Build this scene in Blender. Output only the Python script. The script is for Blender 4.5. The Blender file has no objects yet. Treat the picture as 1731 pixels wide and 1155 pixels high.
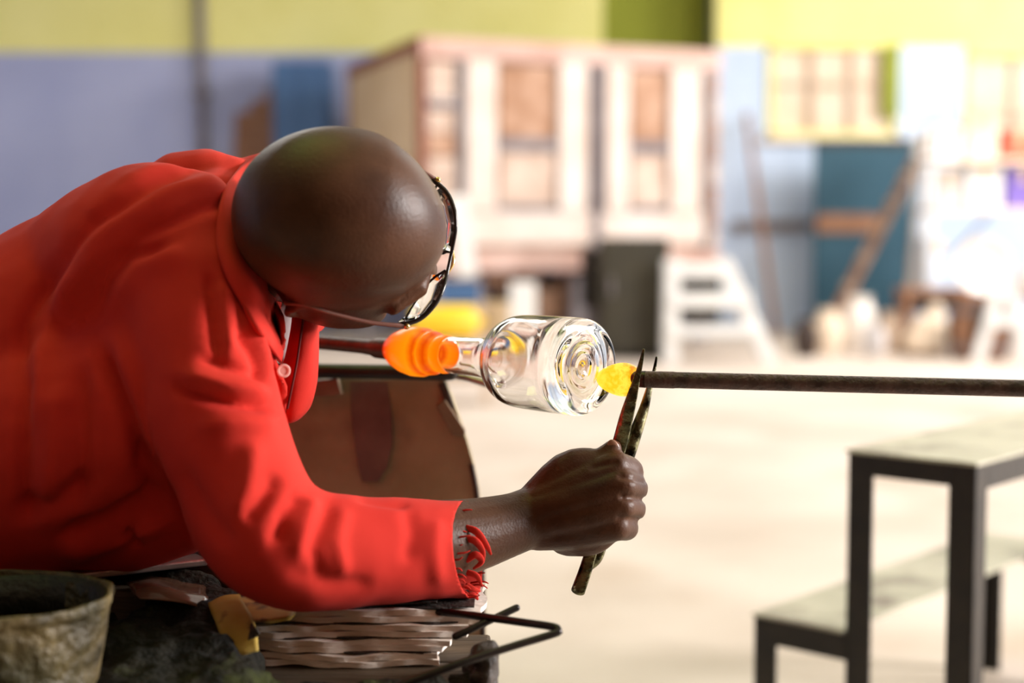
import bpy, bmesh, math, random
import numpy as np
from mathutils import Vector, Matrix, noise as mnoise

random.seed(4)
scene = bpy.context.scene
COL = scene.collection

# ------------------------------------------------------------------ camera
F_PX, CX, CY, HORIZON, CAM_H = 2480.0, 865.5, 577.5, 400.0, 0.95
TH = math.atan((CY - HORIZON) / F_PX)
FWD = np.array([0, math.cos(TH), -math.sin(TH)])
UPV = np.array([0, math.sin(TH), math.cos(TH)])
CAMP = np.array([0, 0, CAM_H])


def P(px, py, d):
    """world point that the photograph shows at (px, py), d metres ahead"""
    return CAMP + FWD * d + np.array([1.0, 0, 0]) * ((px - CX) / F_PX * d) + UPV * ((CY - py) / F_PX * d)


def proj(v):
    q = np.asarray(v) - CAMP
    d = q @ FWD
    return CX + F_PX * q[..., 0] / d, CY - F_PX * (q @ UPV) / d, d


cd = bpy.data.cameras.new('camera')
cam = bpy.data.objects.new('camera', cd)
COL.objects.link(cam)
cam.location = CAMP
cam.rotation_euler = (math.pi / 2 - TH, 0, 0)
cd.sensor_width = 36.0
cd.lens = 36.0 * F_PX / 1731.0
cd.dof.use_dof = True
cd.dof.focus_distance = 1.36
cd.dof.aperture_fstop = 2.4
cd.clip_start = 0.05
scene.camera = cam

# ------------------------------------------------------------------ light
vs = scene.view_settings
vs.view_transform = 'Standard'
vs.look = 'None'
vs.gamma = 1.0
vs.use_curve_mapping = False
vs.exposure = 0.0
try:
    scene.cycles.use_denoising = True
    scene.cycles.sample_clamp_indirect = 8.0
except Exception:
    pass

w = bpy.data.worlds.new('daylight')
scene.world = w
w.use_nodes = True
bg = w.node_tree.nodes['Background']
bg.inputs[0].default_value = (0.80, 0.90, 1.0, 1)
bg.inputs[1].default_value = 0.03


def area(name, loc, target, sx, sy, power, color):
    ld = bpy.data.lights.new(name, 'AREA')
    ld.shape = 'RECTANGLE'
    ld.size, ld.size_y = sx, sy
    ld.energy = power
    ld.color = color
    o = bpy.data.objects.new(name, ld)
    COL.objects.link(o)
    o.location = loc
    o.rotation_euler = (Vector(target) - Vector(loc)).to_track_quat('-Z', 'Y').to_euler()
    return o


# daylight through the wide doorway in the right wall, beside the bench
area('doorway_daylight', (7.0, 1.9, 2.4), (-0.2, 1.45, 0.9), 1.9, 2.2, 1080, (1.0, 0.95, 0.92))
# daylight through the tall windows further down the right wall
area('window_daylight', (6.8, 10.6, 3.9), (1.2, 13.6, 1.0), 3.2, 1.5, 420, (1.0, 0.95, 0.92))
# translucent lime roof sheets above the bench and above the hall
area('roof_sheet_daylight', (-0.9, 1.9, 4.45), (-0.9, 1.9, 0), 1.6, 2.4, 36, (0.80, 1.0, 0.25))
area('roof_sheet_daylight', (1.4, 6.0, 4.45), (1.4, 6.0, 0), 3.0, 4.0, 28, (1.0, 0.97, 0.93))


area('roof_sheet_daylight', (-2.6, 8.6, 4.45), (-2.6, 8.6, 0), 3.0, 4.0, 180, (1.0, 0.97, 0.93))
area('roof_sheet_daylight', (3.4, 9.4, 4.45), (3.4, 9.4, 0), 3.0, 3.0, 165, (1.0, 0.97, 0.93))


# ------------------------------------------------------------------ materials
def nd(nt, t, **k):
    n = nt.nodes.new(t)
    for a, b in k.items():
        setattr(n, a, b)
    return n


def mat(name, c1, c2=None, scale=8.0, rough=0.6, metal=0.0, bump=0.0, bscale=None, detail=6.0,
        lo=0.35, hi=0.65, spec=0.5, stretch=None, trans=0.0, ior=1.5, rough2=None, sheen=0.0, c3=None, s3=1.5,
        lo3=0.5, hi3=0.7, coat=0.0):
    m = bpy.data.materials.new(name)
    m.use_nodes = True
    nt = m.node_tree
    b = nt.nodes['Principled BSDF']
    b.inputs['Base Color'].default_value = (*c1, 1)
    b.inputs['Roughness'].default_value = rough
    b.inputs['Metallic'].default_value = metal
    b.inputs['Specular IOR Level'].default_value = spec
    b.inputs['IOR'].default_value = ior
    b.inputs['Transmission Weight'].default_value = trans
    b.inputs['Sheen Weight'].default_value = sheen
    b.inputs['Coat Weight'].default_value = coat
    tc = nd(nt, 'ShaderNodeTexCoord')
    mp = nd(nt, 'ShaderNodeMapping')
    nt.links.new(tc.outputs['Object'], mp.inputs[0])
    if stretch:
        mp.inputs['Scale'].default_value = stretch
    if c2 is not None or bump:
        n = nd(nt, 'ShaderNodeTexNoise')
        n.inputs['Scale'].default_value = scale
        n.inputs['Detail'].default_value = detail
        nt.links.new(mp.outputs[0], n.inputs['Vector'])
    last = None
    if c2 is not None:
        r = nd(nt, 'ShaderNodeValToRGB')
        r.color_ramp.elements[0].position, r.color_ramp.elements[1].position = lo, hi
        r.color_ramp.elements[0].color = (*c1, 1)
        r.color_ramp.elements[1].color = (*c2, 1)
        nt.links.new(n.outputs[0], r.inputs[0])
        last = r.outputs[0]
        if c3 is not None:
            n3 = nd(nt, 'ShaderNodeTexNoise')
            n3.inputs['Scale'].default_value = s3
            n3.inputs['Detail'].default_value = 4
            nt.links.new(mp.outputs[0], n3.inputs['Vector'])
            r3 = nd(nt, 'ShaderNodeMapRange')
            r3.inputs[1].default_value, r3.inputs[2].default_value = lo3, hi3
            nt.links.new(n3.outputs[0], r3.inputs[0])
            mx = nd(nt, 'ShaderNodeMix', data_type='RGBA')
            nt.links.new(r3.outputs[0], mx.inputs[0])
            nt.links.new(last, mx.inputs[6])
            mx.inputs[7].default_value = (*c3, 1)
            last = mx.outputs[2]
        nt.links.new(last, b.inputs['Base Color'])
    if rough2 is not None:
        rr = nd(nt, 'ShaderNodeMapRange')
        rr.inputs[3].default_value, rr.inputs[4].default_value = rough, rough2
        rr.inputs[1].default_value, rr.inputs[2].default_value = 0.3, 0.7
        nt.links.new(n.outputs[0], rr.inputs[0])
        nt.links.new(rr.outputs[0], b.inputs['Roughness'])
    if bump:
        n2 = nd(nt, 'ShaderNodeTexNoise')
        n2.inputs['Scale'].default_value = bscale or scale * 4
        n2.inputs['Detail'].default_value = 5
        nt.links.new(mp.outputs[0], n2.inputs['Vector'])
        bp = nd(nt, 'ShaderNodeBump')
        bp.inputs['Strength'].default_value = bump
        bp.inputs['Distance'].default_value = 0.01
        nt.links.new(n2.outputs[0], bp.inputs['Height'])
        nt.links.new(bp.outputs[0], b.inputs['Normal'])
    return m


def hot(name, stops, axis, origin, length, strength, streak=0.0):
    """red hot glass: it glows, colour by temperature along its own length"""
    m = bpy.data.materials.new(name)
    m.use_nodes = True
    nt = m.node_tree
    b = nt.nodes['Principled BSDF']
    tc = nd(nt, 'ShaderNodeTexCoord')
    dt = nd(nt, 'ShaderNodeVectorMath', operation='SUBTRACT')
    dt.inputs[1].default_value = origin
    nt.links.new(tc.outputs['Object'], dt.inputs[0])
    dp = nd(nt, 'ShaderNodeVectorMath', operation='DOT_PRODUCT')
    dp.inputs[1].default_value = axis
    nt.links.new(dt.outputs[0], dp.inputs[0])
    mr = nd(nt, 'ShaderNodeMapRange')
    mr.inputs[2].default_value = length
    nt.links.new(dp.outputs['Value'], mr.inputs[0])
    fac = mr.outputs[0]
    if streak:
        n = nd(nt, 'ShaderNodeTexNoise')
        n.inputs['Scale'].default_value = 170
        n.inputs['Detail'].default_value = 3
        nt.links.new(tc.outputs['Object'], n.inputs['Vector'])
        ma = nd(nt, 'ShaderNodeMath', operation='MULTIPLY_ADD')
        sb = nd(nt, 'ShaderNodeMath', operation='SUBTRACT')
        sb.inputs[1].default_value = 0.5
        nt.links.new(n.outputs[0], sb.inputs[0])
        nt.links.new(sb.outputs[0], ma.inputs[0])
        ma.inputs[1].default_value = streak
        nt.links.new(fac, ma.inputs[2])
        fac = ma.outputs[0]
    r = nd(nt, 'ShaderNodeValToRGB')
    els = r.color_ramp.elements
    while len(els) < len(stops):
        els.new(0.5)
    for e, (p, c) in zip(els, stops):
        e.position = p
        e.color = (*c, 1)
    nt.links.new(fac, r.inputs[0])
    b.inputs['Base Color'].default_value = (0.01, 0.003, 0.001, 1)
    b.inputs['Roughness'].default_value = 0.25
    b.inputs['Specular IOR Level'].default_value = 0.25
    nt.links.new(r.outputs[0], b.inputs['Emission Color'])
    b.inputs['Emission Strength'].default_value = strength
    return m


# ------------------------------------------------------------------ mesh building
class MB:
    def __init__(self):
        self.v, self.f = [], []

    def add(self, vs, fs):
        o = len(self.v)
        self.v += [tuple(map(float, p)) for p in vs]
        self.f += [tuple(i + o for i in f) for f in fs]
        return self

    def box(self, x0, x1, y0, y1, z0, z1):
        vs = [(x, y, z) for x in (x0, x1) for y in (y0, y1) for z in (z0, z1)]
        return self.add(vs, [(0, 1, 3, 2), (4, 6, 7, 5), (0, 4, 5, 1), (2, 3, 7, 6), (0, 2, 6, 4), (1, 5, 7, 3)])

    def obox(self, o, a, b, c):
        """box from corner o along vectors a, b, c"""
        o, a, b, c = map(np.array, (o, a, b, c))
        vs = [o + a * i + b * j + c * k for i in (0, 1) for j in (0, 1) for k in (0, 1)]
        return self.add(vs, [(0, 1, 3, 2), (4, 6, 7, 5), (0, 4, 5, 1), (2, 3, 7, 6), (0, 2, 6, 4), (1, 5, 7, 3)])

    def bar(self, p, q, wdt, hgt, up=(0, 0, 1)):
        """rectangular bar centred on the line p-q"""
        p, q = np.array(p, float), np.array(q, float)
        t = q - p
        up = np.array(up, float)
        s = np.cross(t, up)
        s /= np.linalg.norm(s)
        u = np.cross(s, t)
        u /= np.linalg.norm(u)
        return self.obox(p - s * wdt / 2 - u * hgt / 2, t, s * wdt, u * hgt)

    def tube(self, pts, radii, n=14, flat=None, fdir=None, round_caps=True, sub=0):
        """closed loft of circles (or ellipses: flat = ratio along fdir)"""
        pts = np.array(pts, float)
        if np.isscalar(radii):
            radii = [radii] * len(pts)
        radii = np.array(radii, float)
        fl = np.ones(len(pts)) if flat is None else (np.full(len(pts), flat) if np.isscalar(flat) else np.array(flat, float))
        if sub:
            pts, radii, fl = smooth_path(pts, radii, fl, sub)
        T = np.gradient(pts, axis=0)
        T /= np.linalg.norm(T, axis=1)[:, None] + 1e-12
        ref = np.array(fdir, float) if fdir is not None else (np.array([0, 0, 1.0]) if abs(T[0][2]) < 0.9 else np.array([0, 1.0, 0]))
        if round_caps:
            P2, R2, F2, T2 = [], [], [], []
            for e in (0, -1):
                sgn = -1 if e == 0 else 1
                caps = []
                for a in (80, 55, 28):
                    a = math.radians(a)
                    k = radii[e] * math.sin(a) * min(1, fl[e] * 1.2)
                    caps.append((pts[e] + sgn * T[e] * k, radii[e] * math.cos(a), fl[e], T[e]))
                if e == 0:
                    pre = caps
                else:
                    post = caps[::-1]
            seq = pre + [(pts[i], radii[i], fl[i], T[i]) for i in range(len(pts))] + post
        else:
            seq = [(pts[i], radii[i], fl[i], T[i]) for i in range(len(pts))]
        rings = []
        for (p, r, f_, t) in seq:
            s = ref - t * np.dot(ref, t)
            s /= np.linalg.norm(s) + 1e-12
            if fdir is None:
                ref = s
            u = np.cross(t, s)
            rings.append([p + r * (f_ * math.cos(a) * s + math.sin(a) * u) for a in np.linspace(0, 2 * math.pi, n, endpoint=False)])
        vs = [p for r in rings for p in r]
        fs = []
        for i in range(len(rings) - 1):
            for j in range(n):
                fs.append((i * n + j, i * n + (j + 1) % n, (i + 1) * n + (j + 1) % n, (i + 1) * n + j))
        fs.append(tuple(range(n))[::-1])
        fs.append(tuple((len(rings) - 1) * n + j for j in range(n)))
        return self.add(vs, fs)

    def lathe(self, prof, origin, axis, n=48, closed=False):
        """profile of (t, r) turned about the axis"""
        origin = np.array(origin, float)
        a = np.array(axis, float)
        a /= np.linalg.norm(a)
        ref = np.array([0, 0, 1.0]) if abs(a[2]) < 0.9 else np.array([1.0, 0, 0])
        s = ref - a * np.dot(ref, a)
        s /= np.linalg.norm(s)
        u = np.cross(a, s)
        vs, fs, idx = [], [], []
        for (t, r) in prof:
            if r < 1e-6:
                idx.append([len(vs)] * n)
                vs.append(origin + a * t)
            else:
                idx.append(list(range(len(vs), len(vs) + n)))
                for k in range(n):
                    an = 2 * math.pi * k / n
                    vs.append(origin + a * t + r * (math.cos(an) * s + math.sin(an) * u))
        m = len(prof)
        for i in range(m if closed else m - 1):
            A, B = idx[i], idx[(i + 1) % m]
            for k in range(n):
                q = [A[k], A[(k + 1) % n], B[(k + 1) % n], B[k]]
                q = [x for j, x in enumerate(q) if x not in q[:j]]
                if len(q) > 2:
                    fs.append(tuple(q))
        return self.add(vs, fs)

    def ell(self, c, r, M=None, nu=20, nv=12):
        c = np.array(c, float)
        M = np.eye(3) if M is None else np.array(M)
        if np.isscalar(r):
            r = (r, r, r)
        vs = [c + M @ np.array([0, 0, r[2]])]
        for i in range(1, nv):
            a = math.pi * i / nv
            for j in range(nu):
                b = 2 * math.pi * j / nu
                vs.append(c + M @ np.array([r[0] * math.sin(a) * math.cos(b), r[1] * math.sin(a) * math.sin(b), r[2] * math.cos(a)]))
        vs.append(c + M @ np.array([0, 0, -r[2]]))
        fs = []
        for j in range(nu):
            fs.append((0, 1 + j, 1 + (j + 1) % nu))
        for i in range(nv - 2):
            for j in range(nu):
                a = 1 + i * nu + j
                b = 1 + i * nu + (j + 1) % nu
                fs.append((a, a + nu, b + nu, b))
        l = len(vs) - 1
        o = 1 + (nv - 2) * nu
        for j in range(nu):
            fs.append((o + (j + 1) % nu, o + j, l))
        return self.add(vs, fs)

    def prism(self, poly, ext):
        """polygon (3d points) extruded by ext"""
        poly = [np.array(p, float) for p in poly]
        e = np.array(ext, float)
        n = len(poly)
        fs = [tuple(range(n))[::-1], tuple(range(n, 2 * n))]
        for i in range(n):
            fs.append((i, (i + 1) % n, n + (i + 1) % n, n + i))
        return self.add(poly + [p + e for p in poly], fs)

    def sheet(self, grid, thick):
        """grid of 3d points [rows][cols] given a thickness"""
        g = np.array(grid, float)
        R, C = g.shape[:2]
        du = np.gradient(g, axis=0)
        dv = np.gradient(g, axis=1)
        n = np.cross(du, dv)
        n /= np.linalg.norm(n, axis=2)[..., None] + 1e-12
        a = (g + n * thick / 2).reshape(-1, 3)
        b = (g - n * thick / 2).reshape(-1, 3)
        N = R * C
        fs = []
        for i in range(R - 1):
            for j in range(C - 1):
                q = (i * C + j, i * C + j + 1, (i + 1) * C + j + 1, (i + 1) * C + j)
                fs.append(q)
                fs.append(tuple(x + N for x in q[::-1]))
        edge = [(0, j) for j in range(C)] + [(i, C - 1) for i in range(1, R)] + [(R - 1, j) for j in range(C - 2, -1, -1)] + [(i, 0) for i in range(R - 2, 0, -1)]
        e = [i * C + j for i, j in edge]
        for k in range(len(e)):
            p, q = e[k], e[(k + 1) % len(e)]
            fs.append((q, p, p + N, q + N))
        return self.add(list(a) + list(b), fs)


def smooth_path(pts, radii, fl, k):
    """Catmull-Rom resampling, k pieces per span"""
    def cr(a):
        a = np.array(a, float)
        e = np.concatenate([[2 * a[0] - a[1]], a, [2 * a[-1] - a[-2]]])
        out = []
        for i in range(1, len(e) - 2):
            p0, p1, p2, p3 = e[i - 1], e[i], e[i + 1], e[i + 2]
            for t in np.linspace(0, 1, k, endpoint=False):
                out.append(0.5 * (2 * p1 + (p2 - p0) * t + (2 * p0 - 5 * p1 + 4 * p2 - p3) * t * t + (3 * p1 - p0 - 3 * p2 + p3) * t ** 3))
        out.append(a[-1])
        return np.array(out)
    return cr(pts), np.maximum(cr(radii), 1e-4), np.maximum(cr(fl), 0.02)


def wloc(o):
    p = np.array(o.location)
    while o.parent:
        o = o.parent
        p = p + np.array(o.location)
    return p


def link(name, me, m, parent=None, smooth=True, bevel=0.0):
    o = bpy.data.objects.new(name, me)
    COL.objects.link(o)
    if m is not None:
        me.materials.append(m)
    if parent is not None:
        o.parent = parent
        o.location = (0, 0, 0)
    if smooth:
        me.polygons.foreach_set('use_smooth', [True] * len(me.polygons))
    if bevel:
        b = o.modifiers.new('bevel', 'BEVEL')
        b.width = bevel
        b.segments = 2
        b.limit_method = 'ANGLE'
    return o


def mesh_of(mb, off):
    me = bpy.data.meshes.new('m')
    v = np.array(mb.v) - off
    me.from_pydata([tuple(p) for p in v], [], mb.f)
    bm = bmesh.new()
    bm.from_mesh(me)
    bmesh.ops.recalc_face_normals(bm, faces=bm.faces)
    bm.to_mesh(me)
    bm.free()
    return me


def obj(name, mb, m, parent=None, smooth=False, bevel=0.0, loc=None):
    """mesh given in world coordinates; origin at the parent's place, or at loc, or at its base"""
    v = np.array(mb.v)
    if parent is not None:
        off = wloc(parent)
    else:
        off = np.array(loc) if loc is not None else np.array([(v[:, 0].min() + v[:, 0].max()) / 2, (v[:, 1].min() + v[:, 1].max()) / 2, v[:, 2].min()])
    me = mesh_of(mb, off)
    o = link(name, me, m, parent, smooth, bevel)
    if parent is None:
        o.location = off
    if smooth == 'auto':
        me.polygons.foreach_set('use_smooth', [True] * len(me.polygons))
        bm = bmesh.new()
        bm.from_mesh(me)
        for e in bm.edges:
            if len(e.link_faces) == 2 and e.calc_face_angle(0) > 0.7:
                e.smooth = False
        bm.to_mesh(me)
        bm.free()
    return o


def tag(o, label, cat, group=None, kind=None):
    if label:
        o['label'] = label
    if cat:
        o['category'] = cat
    if group:
        o['group'] = group
    if kind:
        o['kind'] = kind
    return o


def thing(name, loc, label, cat, group=None):
    o = bpy.data.objects.new(name, None)
    o.empty_display_size = 0.05
    COL.objects.link(o)
    o.location = loc
    return tag(o, label, cat, group)


def struct(name, mb, m, parent=None, bevel=0.0):
    o = obj(name, mb, m, parent, bevel=bevel)
    if parent is None:
        o['kind'] = 'structure'
    return o


def fuse(mb, voxel, smooth_n):
    """union of overlapping closed shapes as one continuous skin"""
    me = mesh_of(mb, np.zeros(3))
    t = bpy.data.objects.new('t', me)
    COL.objects.link(t)
    r = t.modifiers.new('r', 'REMESH')
    r.mode = 'VOXEL'
    r.voxel_size = voxel
    r.adaptivity = 0
    if smooth_n:
        s = t.modifiers.new('s', 'SMOOTH')
        s.factor = 0.5
        s.iterations = smooth_n
    dg = bpy.context.evaluated_depsgraph_get()
    out = bpy.data.meshes.new_from_object(t.evaluated_get(dg))
    bpy.data.objects.remove(t)
    bpy.data.meshes.remove(me)
    return out


def get_v(me):
    a = np.empty(len(me.vertices) * 3)
    me.vertices.foreach_get('co', a)
    return a.reshape(-1, 3)


def get_n(me):
    a = np.empty(len(me.vertices) * 3)
    me.vertices.foreach_get('normal', a)
    return a.reshape(-1, 3)


def set_v(me, v):
    me.vertices.foreach_set('co', v.ravel())
    me.update()


def poly_dist(px, py, line):
    best = np.full(px.shape, 1e9)
    tpos = np.zeros(px.shape)
    n = len(line) - 1
    for i in range(n):
        (x0, y0), (x1, y1) = line[i], line[i + 1]
        dx, dy = x1 - x0, y1 - y0
        t = np.clip(((px - x0) * dx + (py - y0) * dy) / (dx * dx + dy * dy + 1e-9), 0, 1)
        d = np.hypot(px - x0 - t * dx, py - y0 - t * dy)
        m = d < best
        best = np.where(m, d, best)
        tpos = np.where(m, (i + t) / n, tpos)
    return best, tpos


# ------------------------------------------------------------------ material library
M = {}
M['floor'] = mat('floor_concrete', (0.54, 0.45, 0.38), (0.70, 0.61, 0.54), 1.1, 0.7, bump=0.15, bscale=14, c3=(0.46, 0.34, 0.25), s3=0.9, lo3=0.56, hi3=0.78)
M['yellow'] = mat('yellow_green_paint', (0.80, 0.76, 0.26), (0.86, 0.82, 0.32), 1.5, 0.7)
M['blue'] = mat('lilac_blue_paint', (0.36, 0.40, 0.62), (0.43, 0.47, 0.68), 1.2, 0.7)
M['paleblue'] = mat('pale_blue_paint', (0.50, 0.62, 0.82), (0.58, 0.70, 0.86), 1.2, 0.65)  # the blue wall's overexposure put into a paler colour; other parts share it
M['lime'] = mat('dark_lime_paint', (0.24, 0.27, 0.02), (0.30, 0.34, 0.03), 1.0, 0.8)  # yellow-green wall paint with shade put into it; the shutter shares it
M['white'] = mat('white_paint', (0.8, 0.8, 0.78), (0.72, 0.72, 0.72), 3, 0.6)
M['cream'] = mat('cream_board', (0.78, 0.62, 0.46), (0.85, 0.72, 0.58), 3, 0.7)
M['ceiling'] = mat('ceiling_sheet', (0.35, 0.36, 0.30), (0.42, 0.42, 0.36), 2, 0.7)
M['fireclay'] = mat('fireclay_panel', (0.52, 0.37, 0.29), (0.72, 0.57, 0.48), 5, 0.85, bump=0.2)
M['brick'] = mat('orange_brick', (0.36, 0.19, 0.11), (0.54, 0.34, 0.24), 5, 0.85, bump=0.2)
M['paint_post'] = mat('pale_pink_steel', (0.72, 0.58, 0.50), (0.80, 0.70, 0.64), 3, 0.6)
M['iron'] = mat('grey_iron', (0.16, 0.14, 0.15), (0.26, 0.23, 0.24), 6, 0.6, 0.3)
M['rustframe'] = mat('red_brown_steel', (0.20, 0.05, 0.03), (0.30, 0.09, 0.05), 6, 0.7)
M['tan'] = mat('tan_board', (0.62, 0.44, 0.25), (0.70, 0.52, 0.32), 2, 0.75)
M['pinkbeam'] = mat('pink_brown_beam', (0.55, 0.34, 0.28), (0.68, 0.48, 0.42), 3, 0.7)
M['dark'] = mat('dark_olive_steel', (0.020, 0.017, 0.008), (0.034, 0.028, 0.013), 5, 0.5)
M['black'] = mat('black_iron', (0.012, 0.010, 0.009), (0.022, 0.017, 0.013), 30, 0.42, 0.3, bump=0.12, bscale=90)
M['teal'] = mat('teal_board', (0.012, 0.065, 0.105), (0.017, 0.08, 0.125), 2, 0.6)
M['bluesteel'] = mat('blue_steel', (0.05, 0.12, 0.27), (0.06, 0.15, 0.32), 2, 0.6)
M['brownwood'] = mat('brown_wood', (0.22, 0.10, 0.05), (0.36, 0.18, 0.10), 5, 0.7, stretch=(1, 1, 6))
M['palewood'] = mat('pale_wood', (0.45, 0.33, 0.24), (0.62, 0.48, 0.36), 5, 0.7)
M['yellowtub'] = mat('yellow_plastic', (0.85, 0.55, 0.02), (0.90, 0.62, 0.04), 3, 0.4)
M['purple'] = mat('purple_plastic', (0.16, 0.10, 0.42), (0.2, 0.13, 0.5), 3, 0.4)
M['greybox'] = mat('grey_card', (0.45, 0.42, 0.42), (0.6, 0.57, 0.56), 4, 0.7)
M['glassware'] = mat('milk_glass', (0.80, 0.74, 0.68), (0.86, 0.82, 0.78), 4, 0.25)
M['redplastic'] = mat('red_plastic', (0.6, 0.08, 0.04), (0.7, 0.12, 0.06), 3, 0.5)

M['skin'] = mat('dark_brown_skin', (0.042, 0.0135, 0.0052), (0.085, 0.031, 0.0125), 24, 0.38, spec=0.26, bump=0.10, bscale=420, rough2=0.48, lo=0.3, hi=0.7)
M['shirt'] = mat('red_cotton', (0.55, 0.027, 0.018), (0.63, 0.036, 0.024), 14, 0.85, spec=0.15, bump=0.08, bscale=900, sheen=0.02)
M['darkred'] = mat('dark_red_thread', (0.10, 0.006, 0.005), None, rough=0.9)
M['undershirt'] = mat('grey_white_cotton', (0.42, 0.36, 0.36), (0.5, 0.44, 0.44), 30, 0.9)
M['trousers'] = mat('dark_blue_denim', (0.015, 0.02, 0.04), (0.03, 0.04, 0.07), 30, 0.9)
M['shoe'] = mat('black_leather', (0.012, 0.011, 0.01), (0.02, 0.018, 0.016), 30, 0.5)
M['nail'] = mat('fingernail', (0.30, 0.15, 0.10), (0.34, 0.18, 0.12), 60, 0.3)
M['eye'] = mat('eye_white', (0.7, 0.66, 0.6), None, rough=0.2)
M['frame'] = mat('black_spectacle_frame', (0.012, 0.008, 0.007), None, rough=0.18)
M['temple'] = mat('brown_spectacle_temple', (0.15, 0.06, 0.045), None, rough=0.3)
M['brass'] = mat('brass_pin', (0.7, 0.5, 0.2), None, rough=0.2, metal=1)
M['button'] = mat('pale_button', (0.75, 0.45, 0.4), None, rough=0.3)
M['lens'] = mat('clear_lens', (1, 1, 1), None, rough=0.0, trans=1.0, ior=1.3)
M['glass'] = mat('clear_glass', (1.0, 0.99, 0.985), None, rough=0.0, trans=1.0, ior=1.48)
M['pipe'] = mat('brown_steel_pipe', (0.045, 0.026, 0.018), (0.10, 0.055, 0.035), 40, 0.42, 0.6, bump=0.1, bscale=200)
M['punty'] = mat('oxidised_steel_rod', (0.045, 0.028, 0.026), (0.12, 0.07, 0.062), 60, 0.45, 0.35, bump=0.35, bscale=240, rough2=0.6)
M['jack'] = mat('wet_blackened_steel', (0.015, 0.015, 0.010), (0.36, 0.36, 0.22), 70, 0.08, 1.0, bump=0.22, bscale=110, rough2=0.28)
M['panel'] = mat('scorched_rusty_sheet', (0.23, 0.175, 0.095), (0.38, 0.31, 0.195), 9, 0.62, 0.1, bump=0.2, bscale=60, c3=(0.10, 0.07, 0.05), s3=7, lo3=0.48, hi3=0.70, rough2=0.45)
M['scorch'] = mat('scorched_steel', (0.03, 0.018, 0.014), (0.055, 0.032, 0.024), 20, 0.6, 0.2)
M['scorchmark'] = mat('purple_scorch', (0.11, 0.065, 0.058), (0.18, 0.115, 0.095), 20, 0.6, 0.1)
M['bracket'] = mat('oxidised_bracket', (0.13, 0.085, 0.048), (0.2, 0.13, 0.08), 30, 0.5, 0.3)
M['benchwood'] = mat('burnt_bench_wood', (0.030, 0.020, 0.010), (0.10, 0.062, 0.030), 12, 0.7, bump=0.4, bscale=60, stretch=(0.3, 2, 2))
M['sack'] = mat('wet_dark_sacking', (0.004, 0.004, 0.003), (0.013, 0.011, 0.005), 40, 0.8, spec=0.25, bump=0.7, bscale=130, c3=(0.030, 0.036, 0.005), s3=22, lo3=0.58, hi3=0.7)  # green patches paint in the lime light from the roof
M['paper'] = mat('wet_newspaper', (0.80, 0.70, 0.62), (0.90, 0.82, 0.75), 22, 0.85, bump=0.35, bscale=90, stretch=(0.5, 1, 2), c3=(0.50, 0.38, 0.30), s3=14, lo3=0.58, hi3=0.8)
M['charred'] = mat('charred_paper', (0.012, 0.009, 0.007), (0.05, 0.035, 0.028), 30, 0.6, bump=0.6, bscale=90)  # near-black paper colour; also paints the shade between the pad's bundles
M['yellowpaper'] = mat('yellow_newsprint', (0.40, 0.26, 0.02), (0.52, 0.38, 0.10), 18, 0.7, c3=(0.04, 0.03, 0.02), s3=20, lo3=0.55, hi3=0.62)
M['brownplastic'] = mat('brown_wet_plastic', (0.12, 0.055, 0.03), (0.22, 0.12, 0.08), 12, 0.16)
M['bucket'] = mat('crusted_bucket', (0.034, 0.023, 0.007), (0.15, 0.108, 0.042), 30, 0.6, bump=0.9, bscale=70, c3=(0.035, 0.030, 0.006), s3=9, lo3=0.45, hi3=0.65, rough2=0.5)
M['soot'] = mat('sooty_water', (0.004, 0.004, 0.004), (0.010, 0.010, 0.006), 30, 0.55, bump=0.3)  # near-black colour for the inside of the bucket
M['bright'] = mat('worn_steel', (0.30, 0.24, 0.22), (0.45, 0.38, 0.36), 20, 0.28, 0.8, bump=0.1)
M['darksteel'] = mat('dark_worn_steel', (0.02, 0.018, 0.018), (0.05, 0.04, 0.038), 20, 0.3, 0.7)

# ------------------------------------------------------------------ room
WY = 15.5
floor_o = struct('floor', MB().box(-7.5, 7.6, -3, WY, -0.06, 0.0), M['floor'])
ZB = 2.87
wb = struct('wall_back', MB().box(-7.5, 2.05, WY, WY + 0.2, 0, ZB), M['blue'])
struct('wall_back_upper', MB().box(-7.5, 0.95, WY, WY + 0.2, ZB, 4.6), M['yellow'])['kind'] = 'structure'
struct('wall_back_recess', MB().box(0.95, 2.05, WY + 0.02, WY + 0.2, ZB, 4.6), M['lime'])['kind'] = 'structure'  # the shade on this upper wall is in its darker colour
struct('wall_left', MB().box(-7.7, -7.5, -3, WY, 0, 4.6), M['blue'])
# right half of the back wall stands a little nearer and carries the windows
WY2 = 14.9


def bx(px0, px1, py0, py1, d):
    a, b = P(px0, py1, d), P(px1, py0, d)
    return a[0], b[0], a[2], b[2]


w1 = bx(1293, 1512, 78, 232, WY2)
w2 = bx(1622, 1790, 92, 330, WY2)
mbw = MB()
mbw.box(2.05, w1[0], WY2, WY2 + 0.2, 0, ZB - 0.02)
mbw.box(w1[0], w1[1], WY2, WY2 + 0.2, 0, w1[2])
mbw.box(w1[1], w2[0], WY2, WY2 + 0.2, 0, ZB - 0.02)
mbw.box(w2[0], w2[1], WY2, WY2 + 0.2, 0, w2[2])
mbw.box(w2[1], 7.6, WY2, WY2 + 0.2, 0, ZB - 0.02)
struct('wall_back_right', mbw, M['paleblue'])
mbw = MB()
mbw.box(2.05, 7.6, WY2, WY2 + 0.2, max(w1[3], w2[3]), 4.6)
mbw.box(w1[1], w2[0], WY2, WY2 + 0.2, ZB - 0.02, max(w1[3], w2[3]))
mbw.box(2.05, w1[0], WY2, WY2 + 0.2, ZB - 0.02, max(w1[3], w2[3]))
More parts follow.
